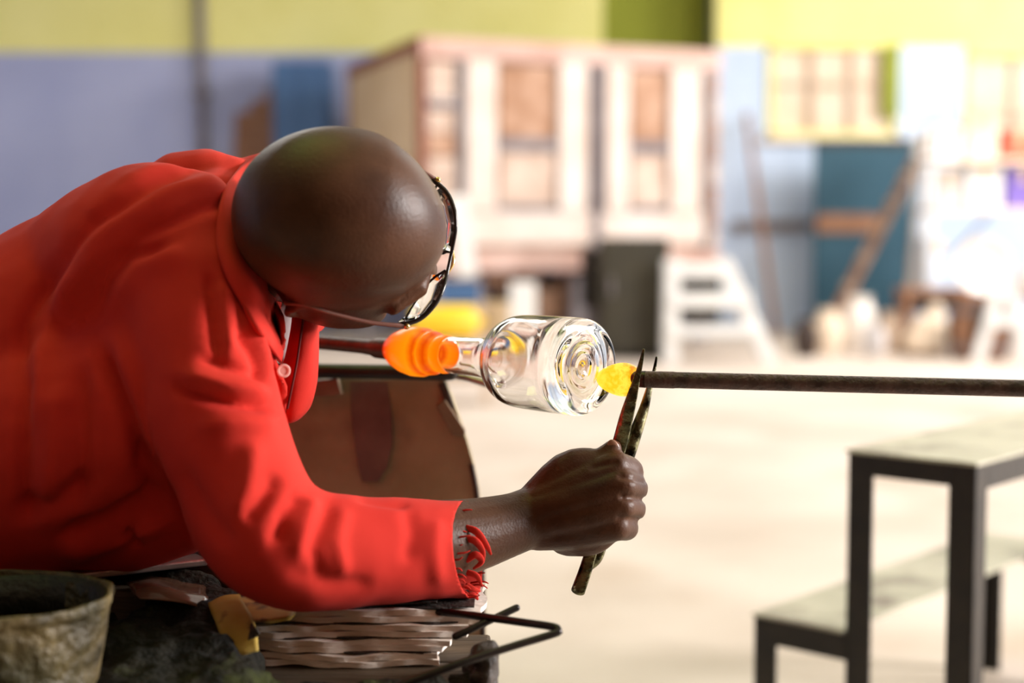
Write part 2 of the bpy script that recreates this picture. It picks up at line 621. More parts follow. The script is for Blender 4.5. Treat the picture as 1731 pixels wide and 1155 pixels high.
mbw.box(w2[1], 7.6, WY2, WY2 + 0.2, ZB - 0.02, max(w1[3], w2[3]))
mbw.box(w2[0], w2[1], WY2, WY2 + 0.2, w2[3], max(w1[3], w2[3]))
struct('wall_back_right_upper', mbw, M['yellow'])
for i, (wq, nm) in enumerate(((w1, 'window_1'), (w2, 'window_2'))):
    x0, x1, z0, z1 = wq
    root = bpy.data.objects.new(nm, None)
    COL.objects.link(root)
    root.location = ((x0 + x1) / 2, WY2, z0)
    root['kind'] = 'structure'
    fr = MB()
    t = 0.05
    fr.box(x0, x0 + t, WY2 - 0.03, WY2 + 0.12, z0, z1).box(x1 - t, x1, WY2 - 0.03, WY2 + 0.12, z0, z1)
    fr.box(x0, x1, WY2 - 0.03, WY2 + 0.12, z0, z0 + t).box(x0, x1, WY2 - 0.03, WY2 + 0.12, z1 - t, z1)
    obj('window_frame', fr, M['yellow'], root)
    n = 3 if i == 0 else 2
    for k in range(n):
        a = x0 + t + (x1 - x0 - 2 * t) * k / n
        b = x0 + t + (x1 - x0 - 2 * t) * (k + 1) / n
        obj('pane', MB().box(a + 0.015, b - 0.015, WY2 + 0.06, WY2 + 0.08, z0 + t, z1 - t), M['cream'], root)  # opaque board; the brightness of the pane is put into its cream colour
        if k:
            obj('mullion', MB().box(a - 0.02, a + 0.02, WY2, WY2 + 0.1, z0 + t, z1 - t), M['palewood'], root)
    obj('transom', MB().box(x0 + t, x1 - t, WY2 + 0.01, WY2 + 0.09, z0 + (z1 - z0) * 0.55, z0 + (z1 - z0) * 0.55 + 0.03), M['palewood'], root)
    obj('window_sill', MB().box(x0 - 0.05, x1 + 0.05, WY2 - 0.08, WY2 + 0.02, z0 - 0.06, z0), M['cream'], root, bevel=0.008)
    if i == 0:
        obj('shutter', MB().box(x1 - 0.16, x1 + 0.0, WY2 - 0.06, WY2 - 0.03, z0 + 0.2, z1 - 0.03), M['lime'], root)
# right wall with its doorway and high windows
mbw = MB()
XR = 7.4
mbw.box(XR, XR + 0.2, 3.4, 7.4, 0, 4.6).box(XR, XR + 0.2, 7.4, 11.4, 0, 2.9).box(XR, XR + 0.2, 11.4, WY2, 0, 4.6).box(XR, XR + 0.2, -3, 1.2, 0, 4.6).box(XR, XR + 0.2, 1.2, 3.4, 3.6, 4.6)
struct('wall_right', mbw, M['paleblue'])
struct('wall_front', MB().box(-7.5, 7.6, -3.2, -3.0, 0, 4.6), M['brownwood'])  # unseen end wall, added dark to cut the fill light from behind
struct('wall_partition', MB().box(2.2, 2.35, -3.0, 0.86, 0, 2.6), M['brownwood'])  # unseen wall added to keep doorway light off the near floor
mbc = MB().box(-7.5, 7.6, -3, 0.6, 4.6, 4.7).box(-7.5, 7.6, 3.2, WY, 4.6, 4.7).box(-7.5, -1.8, 0.6, 3.2, 4.6, 4.7).box(0.0, 7.6, 0.6, 3.2, 4.6, 4.7)
struct('ceiling', mbc, M['ceiling'])
# pipe running up the back wall
tx = P(346, 300, WY - 0.08)[0]
o = thing('wall_pipe', (tx, WY - 0.08, 0), 'thin grey vertical pipe running up the blue and yellow back wall', 'pipe')
obj('pipe', MB().tube([(tx, WY - 0.08, 0.0), (tx, WY - 0.08, 4.55)], 0.05, 12, round_caps=False), M['iron'], o, smooth='auto')
for z in (1.2, 2.4, 3.6):
    obj('pipe_clip', MB().box(tx - 0.08, tx + 0.08, WY - 0.14, WY - 0.001, z, z + 0.05), M['iron'], o)

# ------------------------------------------------------------------ kiln (far, behind)
KC = P(712, 400, 12.0)
KC[2] = 0
ang = math.radians(21)
KU = np.array([math.cos(ang), math.sin(ang), 0])      # along the front, to the right and away
KV = np.array([-math.sin(ang), math.cos(ang), 0])     # depth
KZ = np.array([0, 0, 1.0])
KW, KD, KT, KB = 2.75, 2.3, 2.57, 0.66
kiln = thing('kiln', tuple(KC), 'huge pale brick kiln in a steel frame with tan left side at the back', 'kiln')


def kbox(u0, u1, v0, v1, z0, z1):
    return MB().obox(KC + KU * u0 + KV * v0 + KZ * z0, KU * (u1 - u0), KV * (v1 - v0), KZ * (z1 - z0))


def kfrac(a, b, v0, v1, z0, z1):
    return kbox(a * KW, b * KW, v0, v1, z0, z1)


obj('kiln_body', kbox(0.05, KW - 0.05, 0.05, KD - 0.05, KB, KT - 0.05), M['fireclay'], kiln)
obj('roof_beam', kfrac(0, 1, -0.03, 0.10, KT - 0.17, KT), M['pinkbeam'], kiln, bevel=0.01)
obj('bottom_beam', kfrac(0, 1, -0.04, 0.12, KB, KB + 0.16), M['pinkbeam'], kiln, bevel=0.01)
obj('sill_beam', kfrac(0.13, 0.95, -0.02, 0.12, KB + 0.22, KB + 0.50), M['paint_post'], kiln, bevel=0.01)
obj('corner_post', kfrac(-0.004, 0.014, -0.02, 0.08, KB, KT), M['rustframe'], kiln)
obj('corner_post', kbox(-0.01, 0.05, KD - 0.06, KD, KB, KT), M['rustframe'], kiln)
obj('side_beam', kbox(-0.02, 0.06, 0, KD, KT - 0.10, KT), M['rustframe'], kiln)
obj('side_beam', kbox(-0.02, 0.06, 0, KD, KB, KB + 0.10), M['rustframe'], kiln)
obj('side_panel', kbox(0.0, 0.05, 0.09, KD - 0.07, KB + 0.10, KT - 0.10), M['tan'], kiln)
for a, b in ((0.14, 0.235), (0.44, 0.53), (0.60, 0.675), (0.82, 0.925)):
    obj('door_stile', kfrac(a, b, -0.05, 0.05, KB + 0.5, KT - 0.17), M['paint_post'], kiln, bevel=0.008)
for a, b in ((0.115, 0.132), (0.553, 0.582), (0.945, 0.965)):
    obj('iron_post', kfrac(a, b, -0.04, 0.05, KB + 0.16, KT - 0.17), M['iron'], kiln)
for a, b in ((0.25, 0.43), (0.69, 0.81)):
    for z0, z1, m in ((KT - 0.80, KT - 0.2, 'brick'), (KB + 0.55, KT - 0.9, 'fireclay')):
        obj('door_panel', kfrac(a, b, 0.0, 0.05, z0, z1), M[m], kiln, bevel=0.01)
    obj('door_bar', kfrac(a - 0.01, b + 0.01, -0.03, 0.05, KT - 0.90, KT - 0.80), M['iron'], kiln)
    obj('door_bar', kfrac(a - 0.01, b + 0.01, -0.03, 0.05, KB + 0.50, KB + 0.55), M['iron'], kiln)
for k in range(9):
    z = KB + 0.17 + k * 0.195
    if z + 0.18 < KT - 0.17:
        obj('brick', kfrac(0.02, 0.11, -0.01, 0.06, z, z + 0.18), M['fireclay'] if k % 4 else M['brick'], kiln, bevel=0.006)
        obj('brick', kfrac(0.968, 0.997, -0.01, 0.06, z, z + 0.18), M['brick'] if k % 3 else M['fireclay'], kiln, bevel=0.006)
obj('tie_bar', kfrac(0.02, 0.13, -0.03, 0.0, KT - 0.57, KT - 0.50), M['iron'], kiln)
for u in (0.08, KW * 0.5, KW - 0.2):
    for v in (0.05, KD - 0.2):
        obj('leg', kbox(u, u + 0.14, v, v + 0.14, 0, KB), M['iron'], kiln)
# fire-brick plinth under the middle of the kiln
pl = thing('brick_plinth', tuple(KC + KU * 1.05 + KV * 0.3), 'orange firebrick block under the kiln, left of the dark cabinet', 'bricks')
for r in range(5):
    for c in range(4):
        u0 = 0.72 + c * 0.2 + (0.08 if r % 2 else 0)
        obj('brick', kbox(u0, u0 + 0.19, 0.2, 0.5, r * 0.128, r * 0.128 + 0.12), M['brick'] if (r + c) % 3 else M['scorch'], pl)


def at(px0, px1, py0, py1, d, depth):
    """upright box seen between these pixels with its front d metres ahead"""
    x0, x1, z0, z1 = bx(px0, px1, py0, py1, d)
    y = P((px0 + px1) / 2, (py0 + py1) / 2, d)[1]
    return x0, x1, y, y + depth, z0, z1


def floor_d(py):
    return CAM_H / math.tan(TH + math.atan((py - CY) / F_PX)) if py > CY else CAM_H / math.tan(TH - math.atan((CY - py) / F_PX))


# dark steel cabinet in front of the kiln
x0, x1, y0, y1, z0, z1 = at(1016, 1131, 402, 600, 11.3, 0.55)
o = thing('steel_cabinet', ((x0 + x1) / 2, y0, 0), 'dark olive steel cabinet standing in front of the kiln', 'cabinet')
obj('body', MB().box(x0, x1, y0 + 0.02, y1, 0.05, z1), M['dark'], o, bevel=0.01)
obj('door', MB().box(x0 + 0.02, x1 - 0.02, y0, y0 + 0.02, 0.08, z1 - 0.03), M['dark'], o, bevel=0.006)
obj('plinth', MB().box(x0 + 0.03, x1 - 0.03, y0 + 0.05, y1 - 0.03, 0, 0.05), M['black'], o)
hd = obj('handle', MB().box(x0 + 0.07, x0 + 0.09, y0 - 0.03, y0, 0.5, 0.64), M['iron'], o)
x0, x1, y0, y1, z0, z1 = at(985, 1018, 420, 520, 11.9, 0.35)
o = thing('burner_box', ((x0 + x1) / 2, y0, 0), 'small black burner box on a stand, just left of the dark cabinet', 'burner')
obj('box', MB().box(x0, x1, y0, y1, z0, z1), M['black'], o, bevel=0.01)
obj('stand', MB().box(x0 + 0.04, x1 - 0.04, y0 + 0.05, y1 - 0.05, 0, z0), M['iron'], o)

# white stepladder to the right of the cabinet
d = 11.0
o = thing('step_ladder', tuple(P(1215, 600, d) * [1, 1, 0]), 'white wooden step stand with open treads, right of the dark cabinet', 'steps')
for (pa, pb, pya, pyb) in ((1133, 1225, 447, 470), (1135, 1270, 496, 520), (1135, 1285, 552, 570)):
    a, b = P(pa, pyb, d), P(pb, pya, d)
    obj('tread', MB().box(a[0], b[0], a[1] - 0.02, a[1] + 0.2, a[2], b[2]), M['white'], o, bevel=0.006)
for s, (pt, pb) in enumerate(((1138, 1136), (1222, 1306))):
    a, b = P(pt, 440, d), P(pb, 590, d)
    b[2] = 0
    b[1] = a[1]
    for dy in (0, 0.18):
        obj('leg', MB().bar(a + [0, dy, 0], b + [0, dy, 0], 0.05, 0.11, (1, 0, 0)), M['white'], o, bevel=0.005)
obj('back_board', MB().box(P(1140, 0, d)[0], P(1225, 0, d)[0], P(1140, 500, d)[1] + 0.22, P(1140, 500, d)[1] + 0.24, 0.3, 0.72), M['dark'], o)  # dark sheet added as the shade in the gaps between treads

# things left of the kiln front: white board on a crate, yellow tub
d = 9.6
x0, x1, y0, y1, z0, z1 = at(742, 812, 470, 600, d, 0.4)
o = thing('packing_crate', ((x0 + x1) / 2, y0, 0), 'blue and pale packing crate standing left of the kiln base', 'crate')
zt = z1
for k in range(4):
    h = zt / 4
    obj('plank', MB().box(x0, x1, y0, y0 + 0.03, k * h + 0.008, (k + 1) * h - 0.008), M['bluesteel'] if k == 3 else M['palewood'], o)
    obj('plank', MB().box(x0, x1, y1 - 0.03, y1, k * h + 0.008, (k + 1) * h - 0.008), M['palewood'], o)
obj('crate_side', MB().box(x0, x0 + 0.03, y0 + 0.03, y1 - 0.03, 0, zt), M['palewood'], o)
obj('crate_side', MB().box(x1 - 0.03, x1, y0 + 0.03, y1 - 0.03, 0, zt), M['palewood'], o)
obj('crate_top', MB().box(x0, x1, y0, y1, zt - 0.02, zt), M['palewood'], o)
a, b = P(772, 332, d + 0.3), P(792, 470, d + 0.2)
b[2] = zt
mb = MB().bar(b, a, 0.13, 0.03, (0, 1, 0))
tag(obj('white_board', mb, M['white'], bevel=0.004), 'narrow white board leaning upright on the crate before the kiln', 'board')
d = 8.4
c = P(752, 545, d)
r = 0.10
o = thing('yellow_tub', (c[0], c[1], 0), 'bright yellow gas cylinder lying on a low trestle behind the glowing neck', 'cylinder')
pr = [(-0.19, 0), (-0.19, 0.05), (-0.18, 0.085), (-0.15, r), (0.14, r), (0.17, 0.085), (0.185, 0.05), (0.2, 0.03), (0.22, 0.03), (0.22, 0)]
obj('tank', MB().lathe(pr, c, (1, 0.12, 0), 28), M['yellowtub'], o, smooth='auto')
obj('valve', MB().lathe([(0.22, 0), (0.22, 0.02), (0.27, 0.02), (0.27, 0)], c, (1, 0.12, 0), 14), M['brass'], o, smooth='auto')
obj('trestle_top', MB().box(c[0] - 0.28, c[0] + 0.28, c[1] - 0.16, c[1] + 0.16, c[2] - r - 0.03, c[2] - r + 0.004), M['palewood'], o)
for sx in (-0.24, 0.24):
    for sy in (-0.12, 0.12):
        obj('leg', MB().box(c[0] + sx - 0.02, c[0] + sx + 0.02, c[1] + sy - 0.02, c[1] + sy + 0.02, 0, c[2] - r - 0.03), M['palewood'], o)
d = 10.6
x0, x1, y0, y1, z0, z1 = at(862, 906, 478, 620, d, 0.25)
tag(obj('concrete_post', MB().box(x0, x1, y0, y1, 0, z1).box(x0 - 0.02, x1 + 0.02, y0 - 0.02, y1 + 0.02, 0, 0.06), M['white'], bevel=0.01), 'short white square post standing in front of the kiln base', 'post')
x0, x1, y0, y1, z0, z1 = at(806, 858, 500, 620, d + 0.3, 0.3)
tag(obj('olive_drum', MB().lathe([(0, 0), (0, 0.13), (0.02, 0.135), (0.2, 0.13), (0.21, 0.136), (0.22, 0.13), (0.44, 0.135), (0.46, 0.13), (0.45, 0.12), (0.45, 0)], ((x0 + x1) / 2, y0 + .15, 0), (0, 0, 1), 28), M['tan'], smooth='auto'), 'tan drum standing beside the short white post', 'drum')

# blue steel locker and brown boards standing in for a wall shadow, left of the kiln
x0, x1, y0, y1, z0, z1 = at(462, 556, 104, 600, 14.6, 0.6)
o = thing('blue_locker', ((x0 + x1) / 2, y0, 0), 'tall blue steel locker against the back wall, left of the kiln', 'locker')
obj('body', MB().box(x0, x1, y0 + 0.02, y1, 0.04, z1), M['bluesteel'], o, bevel=0.01)
for k in range(2):
    a = x0 + (x1 - x0) * k / 2
    dd = obj('door', MB().box(a + 0.01, a + (x1 - x0) / 2 - 0.01, y0, y0 + 0.02, 0.08, z1 - 0.03), M['bluesteel'], o, bevel=0.005)
    obj('handle', MB().box(a + 0.05, a + 0.07, y0 - 0.03, y0, 1.2, 1.35), M['iron'], dd)
x0, x1, y0, y1, z0, z1 = at(378, 458, 140, 600, 14.7, 0.05)
o = thing('brown_board', ((x0 + x1) / 2, y0, 0), 'brown boards leaning on the back wall, left of the blue locker', 'boards')
for k in range(3):
    a = x0 + (x1 - x0) * k / 3
    obj('plank', MB().obox((a, y0, 0), ((x1 - x0) / 3 - 0.01, 0, 0), (0, 0.03, 0), (0, 0.7, z1 - 0.12 * (2 - k))), M['brownwood'], o)

# ------------------------------------------------------------------ far right
# teal board leaning under the window
x0, x1, y0, y1, z0, z1 = at(1376, 1542, 236, 500, 14.2, 0.06)
o = thing('teal_board', ((x0 + x1) / 2, y0, 0), 'big teal blue board standing below the window', 'board')
obj('sheet', MB().box(x0, x1, y0, y0 + 0.04, 0, z1), M['teal'], o, bevel=0.004)
obj('cross_batten', MB().box(x0 + 0.02, x0 + 0.62, y0 - 0.025, y0, z1 - 0.9, z1 - 0.72), M['brownwood'], o)
obj('edge_batten', MB().box(x0, x1, y0 - 0.02, y0, z1 - 0.06, z1), M['dark'], o)
for sx in (x0 + 0.1, x1 - 0.15):
    obj('foot', MB().box(sx, sx + 0.05, y0 - 0.12, y0 + 0.2, 0, 0.06), M['brownwood'], o)
# pole leaning against the pale blue wall
a, b = P(1262, 195, 14.6), P(1312, 480, 14.0)
b[2] = 0.02
tag(obj('leaning_pole', MB().tube([b, a], 0.03, 10), M['brownwood'], smooth=True), 'long thin brown pole leaning against the pale blue wall', 'pole')
x0, x1, y0, y1, z0, z1 = at(1240, 1372, 372, 390, 14.75, 0.06)
o = thing('wall_rail', ((x0 + x1) / 2, y0, z0), 'grey horizontal rail fixed low on the pale blue wall', 'rail')
obj('rail', MB().box(x0, x1, y0, y0 + 0.05, z0, z1), M['iron'], o)
for sx in (x0 + 0.05, x1 - 0.1):
    obj('bracket', MB().box(sx, sx + 0.05, y0 + 0.05, WY2, z0, z1), M['iron'], o)
# chute leaning diagonally across the teal board
a, b = P(1580, 215, 13.4), P(1392, 505, 12.6)
b[2] = 0.06
o = thing('wooden_chute', (b[0], b[1], 0), 'long orange brown wooden chute sloping across the teal board', 'chute')
t = a - b
for s in (-0.075, 0.075):
    obj('side_board', MB().bar(b + [0, s, 0.02], a + [0, s, 0.02], 0.02, 0.21, (0, 1, 0)), M['brick'], o)
obj('chute_bed', MB().bar(b, a, 0.03, 0.15, (0, 1, 0)), M['brick'], o)
for k in range(7):
    q = b + t * (0.1 + 0.13 * k)
    obj('cleat', MB().bar(q + [-0.03, -0.08, 0.03], q + [-0.03, 0.08, 0.03], 0.04, 0.05), M['palewood'], o)
obj('prop', MB().bar(b + t * 0.9 + [0, 0.08, 0], (b + t * 0.9) * [1, 1, 0] + [0.0, 0.5, 0.0], 0.05, 0.05, (0, 1, 0)), M['palewood'], o)

# shelving on the far right, with the goods on it
d = 12.2
xa, xb = P(1568, 0, d)[0], P(1800, 0, d)[0]
yy = P(1640, 400, d)[1]
o = thing('storage_rack', ((xa + xb) / 2, yy, 0), 'pale metal storage rack crowded with goods at the far right', 'shelf')
shz = [P(0, y, d)[2] for y in (498, 352, 268)]
for z in shz:
    obj('shelf_board', MB().box(xa, xb, yy, yy + 0.45, z - 0.035, z), M['cream'] if z != shz[0] else M['brownwood'], o, bevel=0.004)
for sx in (xa, xb - 0.05):
    for sy in (yy, yy + 0.40):
        obj('upright', MB().box(sx, sx + 0.05, sy, sy + 0.05, 0, shz[-1] + 0.25), M['white'], o)
obj('back_brace', MB().bar((xa + .05, yy + 0.47, shz[0]), (xb - .05, yy + 0.47, shz[2]), 0.02, 0.05, (0, 1, 0)), M['iron'], o)


def carton(px0, px1, py0, py1, d, depth, m, label, z_on, name='carton', grp=None):
    x0, x1, y0, y1, z0, z1 = at(px0, px1, py0, py1, d, depth)
    y0, y1 = y0 + 0.06, y1 + 0.06
    r = thing(name, ((x0 + x1) / 2, (y0 + y1) / 2, z_on), label, 'box', grp)
    obj('body', MB().box(x0, x1, y0, y1, z_on, z1), M[m], r, bevel=0.006)
    obj('lid', MB().box(x0 - 0.01, x1 + 0.01, y0 - 0.01, y1 + 0.01, z1, z1 + 0.03), M[m], r, bevel=0.004)
    obj('tape', MB().box((x0 + x1) / 2 - 0.03, (x0 + x1) / 2 + 0.03, y0 - 0.012, y0 - 0.004, z1 - 0.1, z1 + 0.028), M['tan'], r)
    return r


G = 'boxes on the far right rack'
carton(1585, 1632, 292, 350, d, 0.3, 'greybox', 'grey box on the middle shelf of the rack, leftmost', shz[1], grp=G)
carton(1640, 1698, 285, 350, d, 0.3, 'white', 'white box on the middle shelf beside the purple box', shz[1], grp=G)
carton(1706, 1765, 288, 350, d, 0.3, 'purple', 'purple box on the middle shelf at the right edge', shz[1], grp=G)
carton(1590, 1630, 222, 266, d, 0.3, 'white', 'white box on the top shelf at its left end', shz[2], grp=G)
carton(1640, 1690, 205, 266, d, 0.3, 'cream', 'cream box on the top shelf, middle of the row', shz[2], grp=G)
carton(1700, 1760, 225, 266, d, 0.3, 'redplastic', 'red box on the top shelf at the right edge', shz[2], grp=G)
carton(1572, 1610, 408, 497, d, 0.3, 'paleblue', 'pale blue box on the lower shelf of the rack', shz[0], grp=G)
# white dish standing on edge on the lower shelf
c = P(1660, 449, d + 0.12)
o = thing('white_dish', (c[0], c[1], shz[0]), 'round white dish standing on edge on the lower shelf', 'dish')
rr = c[2] - shz[0]
obj('dish_bowl', MB().lathe([(0, 0), (0.0, rr * 0.5), (0.02, rr * 0.8), (0.05, rr), (0.065, rr), (0.04, rr * 0.8), (0.02, rr * 0.5), (0.02, 0)], c, (0, -1, 0.05), 36), M['glassware'], o, smooth='auto')
obj('foot_ring', MB().lathe([(-0.03, rr * 0.35), (0.005, rr * 0.4), (0.005, rr * 0.3), (-0.03, rr * 0.3)], c, (0, -1, 0.05), 30, closed=True), M['glassware'], o, smooth='auto')


def jar(px, py_base, h, r, d, z_on, m, label, grp):
    c = P(px, py_base, d)
    c[2] = z_on
    pr = [(0, 0), (0, r * 0.8), (0.01, r), (h * 0.55, r), (h * 0.72, r * 0.75), (h * 0.8, r * 0.45), (h * 0.95, r * 0.45), (h, r * 0.55), (h, r * 0.4), (h * 0.75, r * 0.35), (h * 0.75, 0)]
    return tag(obj('jar', MB().lathe(pr, c, (0, 0, 1), 24), M[m], smooth='auto', loc=c), label, 'jar', grp)


g2 = 'jars on the far right rack'
jar(1742, 498, 0.30, 0.10, d + 0.2, shz[0], 'glassware', 'white glass jar on the lower shelf at the right edge', g2)
jar(1702, 498, 0.26, 0.07, d + 0.25, shz[0], 'greybox', 'slim grey jar on the lower shelf right of the dish', g2)
# barrel and low bench under the rack
c = P(1655, 600, 11.4)
c[2] = 0
o = thing('wooden_barrel', tuple(c), 'dark brown wooden barrel standing under the far right rack', 'barrel')
R0 = 0.25
for k in range(18):
    a0, a1 = 2 * math.pi * k / 18 + 0.01, 2 * math.pi * (k + 1) / 18 - 0.01
    vsq, fsq = [], []
    for i, (z, rr) in enumerate(((0, 0.21), (0.12, 0.235), (0.23, R0), (0.34, 0.235), (0.46, 0.21))):
        for (aa, q) in ((a0, 1), (a1, 1), (a1, 0.92), (a0, 0.92)):
            vsq.append((c[0] + rr * q * math.cos(aa), c[1] + rr * q * math.sin(aa), z))
    for i in range(4):
        for j in range(4):
            fsq.append((i * 4 + j, i * 4 + (j + 1) % 4, i * 4 + 4 + (j + 1) % 4, i * 4 + 4 + j))
    fsq += [(3, 2, 1, 0), (16, 17, 18, 19)]
    obj('stave', MB().add(vsq, fsq), M['brownwood'] if k % 3 else M['scorch'], o)
for z, rr in ((0.08, 0.232), (0.36, 0.236)):
    obj('hoop', MB().lathe([(0, rr), (0, rr + 0.006), (0.04, rr + 0.008), (0.04, rr + 0.002)], (c[0], c[1], z), (0, 0, 1), 36, closed=True), M['iron'], o, smooth='auto')
obj('barrel_head', MB().lathe([(0.41, 0), (0.41, 0.2), (0.43, 0.2), (0.43, 0)], c, (0, 0, 1), 30), M['brownwood'], o)
# low brown workbench behind the barrel
x0, x1, y0, y1, z0, z1 = at(1528, 1640, 488, 500, 11.85, 0.3)
o = thing('low_workbench', ((x0 + x1) / 2, y0, 0), 'low dark brown workbench with a drawer, left of the barrel', 'workbench')
obj('worktop', MB().box(x0, x1, y0, y1, z1 - 0.05, z1), M['brownwood'], o, bevel=0.005)
obj('drawer', MB().box(x0 + 0.06, x1 - 0.06, y0 + 0.02, y1 - 0.03, z1 - 0.19, z1 - 0.05), M['scorch'], o, bevel=0.004)
for sx in (x0 + 0.01, x1 - 0.06):
    for sy in (y0 + 0.01, y1 - 0.06):
        obj('leg', MB().box(sx, sx + 0.05, sy, sy + 0.05, 0, z1 - 0.05), M['brownwood'], o)
obj('low_shelf', MB().box(x0 + 0.06, x1 - 0.06, y0 + 0.02, y1 - 0.02, 0.10, 0.13), M['brownwood'], o)
# white folding easel leg frame in front of the rack
d2 = 11.0
o = thing('folding_trestle', tuple(P(1690, 600, d2) * [1, 1, 0]), 'white folding trestle in front of the barrel at the right edge', 'trestle')
for (pt, pb) in ((1692, 1655), (1704, 1742)):
    a, b = P(pt, 478, d2), P(pb, 600, d2)
    b[2] = 0.0
    b[1] = a[1]
    obj('leg', MB().bar(a, b, 0.035, 0.09, (1, 0, 0)), M['white'], o, bevel=0.004)
a, b = P(1672, 546, d2), P(1726, 540, d2)
obj('cross_bar', MB().bar(a, b, 0.03, 0.09), M['white'], o, bevel=0.004)

# pots and rubble on the floor below the teal board
g3 = 'pots on the floor by the far wall'
for (px, py, h, r, d, m, lb) in ((1400, 585, 0.36, 0.13, 11.9, 'cream', 'cream pot on the floor, leftmost below the teal board'),
                                 (1452, 583, 0.46, 0.15, 12.1, 'glassware', 'big white pot on the floor below the teal board'),
                                 (1478, 590, 0.26, 0.10, 11.6, 'greybox', 'small grey pot in front of the big white pot'),
                                 (1504, 585, 0.34, 0.11, 12.0, 'palewood', 'tan pot on the floor right of the white pot'),
                                 (1362, 592, 0.30, 0.10, 11.6, 'scorch', 'dark pot on the floor left of the cream pot')):
    c = P(px, py, d)
    c[2] = 0
    pr = [(0, 0), (0, r * 0.7), (0.02, r * 0.78), (h * 0.4, r), (h * 0.7, r * 0.9), (h * 0.88, r * 0.6), (h, r * 0.68), (h, r * 0.58), (h * 0.86, r * 0.5), (h * 0.5, r * 0.8), (h * 0.5, 0)]
    tag(obj('pot', MB().lathe(pr, c, (0, 0, 1), 24), M[m], smooth='auto', loc=c), lb, 'pot', g3)
c = P(1566, 592, 11.8)
mb = MB()
rng = random.Random(5)
c[2] = 0
o = thing('plaster_bag', tuple(c), 'slumped pale sack on the floor left of the barrel', 'sack')
mb.ell(c + [0, 0, 0.10], (0.20, 0.17, 0.11)).ell(c + [0.03, 0.0, 0.20], (0.17, 0.14, 0.12)).tube([c + [0.05, 0, 0.28], c + [0.07, 0, 0.36]], [0.05, 0.07])
bm_ = fuse(mb, 0.02, 4)
v = get_v(bm_)
v[:, 2] = np.maximum(v[:, 2], 0.0)
set_v(bm_, v - np.array([c[0], c[1], 0]))
link('sack_body', bm_, M['cream'], o)
obj('tie', MB().lathe([(0, 0.05), (0.01, 0.062), (0.02, 0.05)], c + [0.056, 0, 0.29], (0.2, 0, 1), 16), M['brownwood'], o)

# ------------------------------------------------------------------ step bench (right foreground)
dN = 2.25
N = P(1650, 783, dN)
ZT = N[2]
ku = np.array([-0.745, 0.667, 0])
kw = np.array([0.667, 0.745, 0])
N0 = N * [1, 1, 0]
L1, L2, W = 0.218, 0.178, 0.93
o = thing('step_bench', tuple(N0), 'black angle iron step bench with two grey sheet metal treads', 'steps')
lg = 0.044
ZL = ZT * 0.5


def sb(u0, u1, w0, w1, z0, z1):
    return MB().obox(N0 + ku * u0 + kw * w0 + np.array([0, 0, z0]), ku * (u1 - u0), kw * (w1 - w0), np.array([0, 0, z1 - z0]))


M['tread'] = mat('worn_sheet_steel', (0.38, 0.36, 0.28), (0.50, 0.47, 0.38), 7, 0.45, 0.2, bump=0.05, c3=(0.16, 0.12, 0.10), s3=9)


def angle_leg(u, w_, su, sw, z1, nm='leg'):
    m_ = MB()
    t = 0.006
    a = N0 + ku * u + kw * w_
    m_.obox(a, ku * lg * su, kw * t * sw, (0, 0, z1))
    m_.obox(a, ku * t * su, kw * lg * sw, (0, 0, z1))
    return obj(nm, m_, M['black'], o, bevel=0.0015)


th = 0.005
obj('tread', sb(-0.004, L1 + 0.004, -0.004, W + 0.004, ZT - th, ZT), M['tread'], o, bevel=0.001)
obj('tread', sb(L1 + 0.004, L1 + L2, -0.004, W + 0.004, ZL - th, ZL), M['tread'], o, bevel=0.001)
for w_, sw in ((0, 1), (W, -1)):
    angle_leg(0, w_, 1, sw, ZT - th)
    angle_leg(L1, w_, -1, sw, ZT - th)
    angle_leg(L1 + L2 - 0.002, w_, -1, sw, ZL - th)
    q = (w_, w_ + 0.006 * sw)
    obj('side_rail', sb(lg, L1 - lg, min(q), max(q), ZT - th - 0.035, ZT - th), M['black'], o)
    obj('side_rail', sb(L1, L1 + L2 - lg, min(q), max(q), ZL - th - 0.045, ZL - th), M['black'], o)
for u in (0.0, L1 - 0.006):
    obj('front_rail', sb(u, u + 0.006, lg, W - lg, ZT - th - 0.04, ZT - th), M['black'], o)
for u in (L1 + L2 - 0.008,):
    obj('front_rail', sb(u, u + 0.006, lg, W - lg, ZL - th - 0.03, ZL - th), M['black'], o)

# ------------------------------------------------------------------ glassworker's bench
TZ = 0.58
bench = thing('glassmaker_bench', (-0.6, 1.4, 0), "glassworker's bench with scorched rusty side panel and dark rails", 'bench')
# near arm: tool table
for k in range(4):
    y0 = 0.99 + k * 0.09
    obj('plank', MB().box(-1.25, -0.016 - 0.004 * (k % 2), y0, y0 + 0.086, TZ - 0.035, TZ), M['benchwood'], bench, bevel=0.003)
for x in (-1.2, -0.10):
    for y in (1.02, 1.28):
        obj('leg', MB().box(x, x + 0.05, y, y + 0.05, 0, TZ - 0.035), M['benchwood'], bench)
# seat
obj('seat', MB().box(-1.30, -0.66, 1.37, 1.62, 0.40, 0.44), M['benchwood'], bench, bevel=0.006)
for x in (-1.26, -0.72):
    obj('leg', MB().box(x, x + 0.05, 1.47, 1.52, 0, 0.40), M['benchwood'], bench)
obj('apron', MB().box(-0.80, -0.24, 1.348, 1.362, 0.46, 0.648), M['benchwood'], bench, bevel=0.002)
